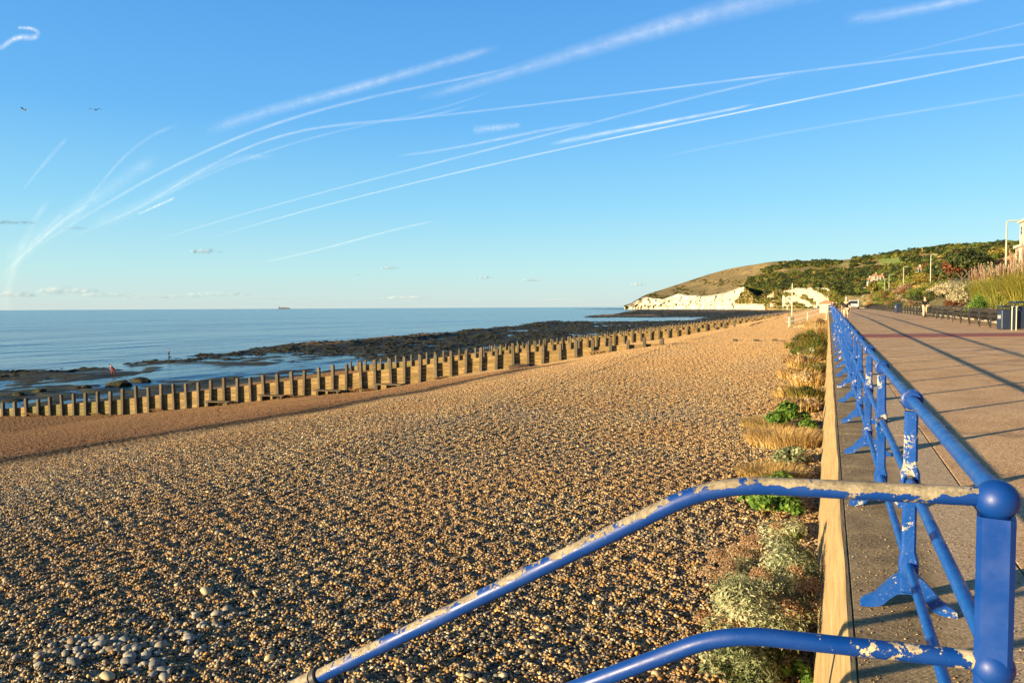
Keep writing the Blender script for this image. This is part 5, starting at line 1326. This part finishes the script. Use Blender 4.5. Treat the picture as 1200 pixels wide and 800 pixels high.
# ------------------------------------------------------------------ contrails and clouds
def trail_mat(name, strength, streak=18, warm=(1, 1, 1)):
    m = Mat(name, 1.0, spec=0)
    uv = m.n.new('ShaderNodeUVMap'); uv.uv_map = 'uv'
    u, v = m.sep(uv.outputs[0], 0), m.sep(uv.outputs[0], 1)
    a = m.math('SUBTRACT', 1.0, m.math('ABSOLUTE', m.math('MULTIPLY', m.math('SUBTRACT', v, .5), 2.0)))
    a = m.math('POWER', a, 1.3)
    nz = m.noise(1, 5, vec=m.scaled(uv.outputs[0], (streak, 1.6, 1)), rough=.65)
    nz2 = m.noise(1, 3, vec=m.scaled(uv.outputs[0], (3, .4, 1)))
    k = m.math('MULTIPLY', m.math('ADD', .45, m.math('MULTIPLY', m.step(nz, .3, .7), .5)), m.math('ADD', .45, m.math('MULTIPLY', m.step(nz2, .3, .7), .5)))
    e = m.math('MULTIPLY', m.step(u, 0, .12), m.step(m.math('SUBTRACT', 1.0, u), 0, .12))
    al = m.math('MULTIPLY', m.math('MULTIPLY', m.math('MULTIPLY', a, k), e), strength)
    lum = m.n.new('ShaderNodeBsdfDiffuse'); lum.inputs['Color'].default_value = (.95*warm[0], .95*warm[1], .95*warm[2], 1)
    trn = m.n.new('ShaderNodeBsdfTransparent'); mx = m.n.new('ShaderNodeMixShader'); m.L(al, mx.inputs[0]); m.L(trn.outputs[0], mx.inputs[1]); m.L(lum.outputs[0], mx.inputs[2])
    m.L(mx.outputs[0], m.n['Material Output'].inputs[0]); return m.m
TM = {'fine': trail_mat('fresh_contrail', .38, 12), 'soft': trail_mat('soft_contrail', .20, 16), 'faint': trail_mat('faint_contrail', .10, 14), 'wide': trail_mat('spread_contrail', .19, 34)}
def trail(pts, w0, w1, kind, label, D=26000, name='contrail', cat='contrail'):
    P_ = [Vector((a, b_)) for a, b_ in pts]; seg = []
    n = 40
    # smooth the measured points
    if P_[-1].x > 1200: P_.append(P_[-1]+(P_[-1]-P_[-2]).normalized()*190)
    if P_[-1].y < 0: P_.append(P_[-1]+(P_[-1]-P_[-2]).normalized()*120)
    xs_ = [0]; 
    for i in range(1, len(P_)): xs_.append(xs_[-1]+(P_[i]-P_[i-1]).length)
    xs_ = np.array(xs_)/xs_[-1]; deg = min(4, len(P_)-1)
    cx = np.polyfit(xs_, [p.x for p in P_], deg); cy = np.polyfit(xs_, [p.y for p in P_], deg)
    V = []; UV = []
    for i in range(n+1):
        s = i/n; x, y = np.polyval(cx, s), np.polyval(cy, s); s2 = min(1, s+.01); s1 = max(0, s-.01)
        t_ = Vector((np.polyval(cx, s2)-np.polyval(cx, s1), np.polyval(cy, s2)-np.polyval(cy, s1))).normalized(); nn_ = Vector((-t_.y, t_.x)); w_ = (w0+(w1-w0)*s)/2
        for q in (-1, 1): V.append(at_depth(x+nn_.x*w_*q, y+nn_.y*w_*q, D)); UV.append((s, (q+1)/2))
    F = np.array([[2*i, 2*i+2, 2*i+3, 2*i+1] for i in range(n)])
    me = np_mesh(name, V, F, TM[kind] if isinstance(kind, str) else kind)
    uvl = me.uv_layers.new(name='uv'); 
    li = np.zeros(len(me.loops), np.int32); me.loops.foreach_get('vertex_index', li); uvl.data.foreach_set('uv', np.array(UV, np.float32)[li].ravel())
    o = link(name, me); tag(o, label, cat, 'vapour trails across the sky' if cat == 'contrail' else None); return o
trail([(228, 284), (330, 256), (450, 222), (600, 187), (760, 155), (900, 124), (1050, 96), (1215, 64)], 2.4, 4.4, 'fine', 'brightest unbroken contrail, the lowest long line rising to the right edge')
trail([(165, 288), (300, 247), (430, 212), (600, 167), (740, 135), (860, 101), (960, 82)], 3, 5, 'soft', 'long thin contrail running just above the brightest one')
trail([(640, 170), (700, 158), (780, 143), (890, 121)], 8, 4, 'fine', 'short thick bright streak just above the brightest contrail')
trail([(235, 158), (330, 126), (420, 102), (500, 79), (590, 55)], 20, 13, 'wide', 'broad feathery band of vapour at centre left')
trail([(480, 118), (560, 96), (640, 72), (720, 50), (820, 18), (930, -8)], 12, 46, 'wide', 'broad feathery contrail leaving the top edge at centre right')
trail([(30, 297), (120, 240), (240, 180), (340, 138), (440, 113), (550, 91), (620, 74)], 6, 5, 'soft', 'contrail curving up from the left horizon glow into the broad feathery one')
trail([(90, 268), (190, 228), (240, 198), (300, 168), (380, 150), (470, 139), (560, 118)], 5, 4, 'soft', 'contrail curving up from lower left and passing below the feathery band')
trail([(320, 155), (430, 145), (560, 130), (680, 116), (820, 100), (950, 82), (1080, 66), (1210, 51)], 3.5, 5, 'soft', 'long nearly straight contrail crossing the middle of the sky')
trail([(60, 285), (170, 240), (330, 172), (430, 147), (520, 125), (600, 95)], 5, 3, 'faint', 'faint contrail beneath the two curving ones')
trail([(1000, 75), (1060, 62), (1130, 45), (1215, 24)], 4, 6, 'faint', 'faint contrail branching upward near the right edge')
trail([(760, 188), (860, 168), (960, 148), (1080, 131), (1215, 108)], 5, 5, 'faint', 'faint double contrail below the brightest one at right')
trail([(300, 308), (380, 291), (440, 275), (515, 258)], 3, 4, 'soft', 'short low contrail on its own above the horizon at centre left')
trail([(460, 183), (540, 172), (620, 156), (700, 143)], 4, 6, 'soft', 'soft contrail left of the short thick streak')
trail([(0, 322), (40, 288), (70, 262), (110, 238)], 9, 5, 'soft', 'bright vapour streak rising from the cluster at far left')
trail([(0, 335), (25, 300), (48, 275), (80, 245)], 12, 4, 'faint', 'glowing vapour wisp at the left edge above the horizon')
trail([(70, 280), (100, 240), (150, 180), (215, 145)], 4, 7, 'faint', 'steep faint contrail crossing the others at far left')
trail([(25, 225), (45, 200), (80, 160)], 6, 8, 'faint', 'short faint steep wisp near the left edge')
trail([(160, 252), (180, 243), (206, 231)], 3, 5, 'fine', 'short bright dash of vapour at lower left')
trail([(100, 262), (160, 243), (230, 205), (330, 185)], 26, 8, 'faint', 'hazy spread vapour between the curving contrails')
trail([(0, 310), (60, 268), (120, 226), (190, 180)], 34, 22, 'faint', 'broad haze of spread vapour over the left horizon cluster')
trail([(0, 385), (12, 330), (30, 280), (60, 230)], 20, 10, 'faint', 'pale vertical haze of vapour at the left edge')
trail([(985, 24), (1040, 17), (1100, 6), (1150, -6)], 20, 16, 'soft', 'soft vapour patch at the top edge on the right')
trail([(552, 153), (580, 150), (612, 146)], 14, 8, 'soft', 'small detached white vapour patch in the middle of the sky')
trail([(-6, 56), (10, 50), (25, 44), (38, 44), (46, 38)], 9, 10, 'fine', 'hook-shaped white wisp of cloud at the top left edge')
trail([(46, 42), (42, 36), (32, 33), (20, 33)], 7, 5, 'fine', 'curled tip of the hook-shaped wisp at top left')
# cumulus puffs low over the sea: lumpy bodies with soft ragged edges
def cloud_mat(name, c, dens):
    m = Mat(name, 1, spec=0); lw = m.n.new('ShaderNodeLayerWeight'); lw.inputs[0].default_value = .5
    f = m.math('SUBTRACT', 1.0, lw.outputs['Facing']); f = m.math('POWER', f, 1.6); bf_ = m.n.new('ShaderNodeNewGeometry'); f = m.math('MULTIPLY', f, m.math('SUBTRACT', 1.0, bf_.outputs['Backfacing']))
    al = m.math('MULTIPLY', m.math('MULTIPLY', f, m.step(m.noise(.0022, 5, rough=.7), .32, .68)), dens)
    d = m.n.new('ShaderNodeBsdfDiffuse'); d.inputs['Color'].default_value = (*c, 1); t_ = m.n.new('ShaderNodeBsdfTransparent'); mx = m.n.new('ShaderNodeMixShader')
    m.L(al, mx.inputs[0]); m.L(t_.outputs[0], mx.inputs[1]); m.L(d.outputs[0], mx.inputs[2]); m.L(mx.outputs[0], m.n['Material Output'].inputs[0]); return m.m
CG = cloud_mat('grey_cloud', (.34, .36, .42), .55); CW = cloud_mat('pale_cloud', (.85, .80, .72), .30)
def cloud(px_, py_, w, h, mat, label, n=7, D=24000):
    n = min(n, 6)
    t = thing('cloud', label, 'cloud', at_depth(px_, py_, D), 0); mb = MB(); k_ = D/FPX; U = CM @ Vector((1, 0, 0)); 
    for i in range(n):
        s = (i+.5)/n-.5; r = h*k_*random.uniform(.35, .62)*(1-1.4*abs(s)**1.6); c = U*(s*w*k_)+Vector((0, 0, r*.35))
        q = MB(); q.sphere((0, 0, 0), r, 12, 8, (w/h*.42, w/h*.42, .8)); V = np.concatenate(q.V)+np.array(c); mb.add(V, [list(f) for fs in q.F.values() for f in fs])
    mb.build('puffs', mat, t, True)
cloud(18, 262, 48, 8, CG, 'long flat grey cloud at the left edge'); cloud(87, 268, 28, 5, CG, 'thin grey cloud right of the flat cloud at the left edge', 5); cloud(243, 296, 36, 10, CG, 'small lone grey cumulus low over the sea')
cloud(458, 315, 22, 6, CG, 'small grey puff above the horizon at centre left', 5); cloud(567, 326, 22, 5, CG, 'tiny grey puff left of the double puff', 4); cloud(625, 329, 30, 5, CG, 'tiny flat grey cloud pair near the middle of the horizon', 6)
cloud(748, 334, 18, 5, CG, 'tiny grey puff above the headland tip', 4); cloud(418, 322, 8, 3, CG, 'tiniest grey speck of cloud left of the small puff', 3)
for k, (px_, py_, w, h) in enumerate([(12, 347, 60, 12), (78, 343, 66, 14), (130, 347, 60, 10), (190, 349, 90, 9), (258, 346, 70, 11), (330, 350, 90, 6), (475, 350, 60, 7), (545, 352, 60, 4), (660, 352, 60, 5)]):
    cloud(px_, py_, w, h, CW, ['pale cumulus on the horizon at the left edge', 'tallest pale cumulus bank on the left horizon', 'pale cumulus right of the tallest bank', 'long low pale cloud along the left horizon', 'pale cumulus left of the ship', 'thin pale cloud above the ship', 'pale cloud on the horizon right of the ship', 'thinnest pale streak of cloud at mid horizon', 'pale cloud on the horizon near the headland'][k], 9, 28000)

# ------------------------------------------------------------------ count look-alike plants from the right, by bearing
lab_of = {}
for o in list(COL.objects):
    if o.parent is None and o.get('category') in ('tree', 'shrub') and o.get('label'): lab_of.setdefault(o['label'], []).append(o)
for lab, os_ in lab_of.items():
    if len(os_) < 2: continue
    os_.sort(key=lambda o: atan2(o.location.y, o.location.x))
    for k, o in enumerate(os_):
        if k < 32: o['label'] = ORD[k]+' '+lab+', counted from the right'
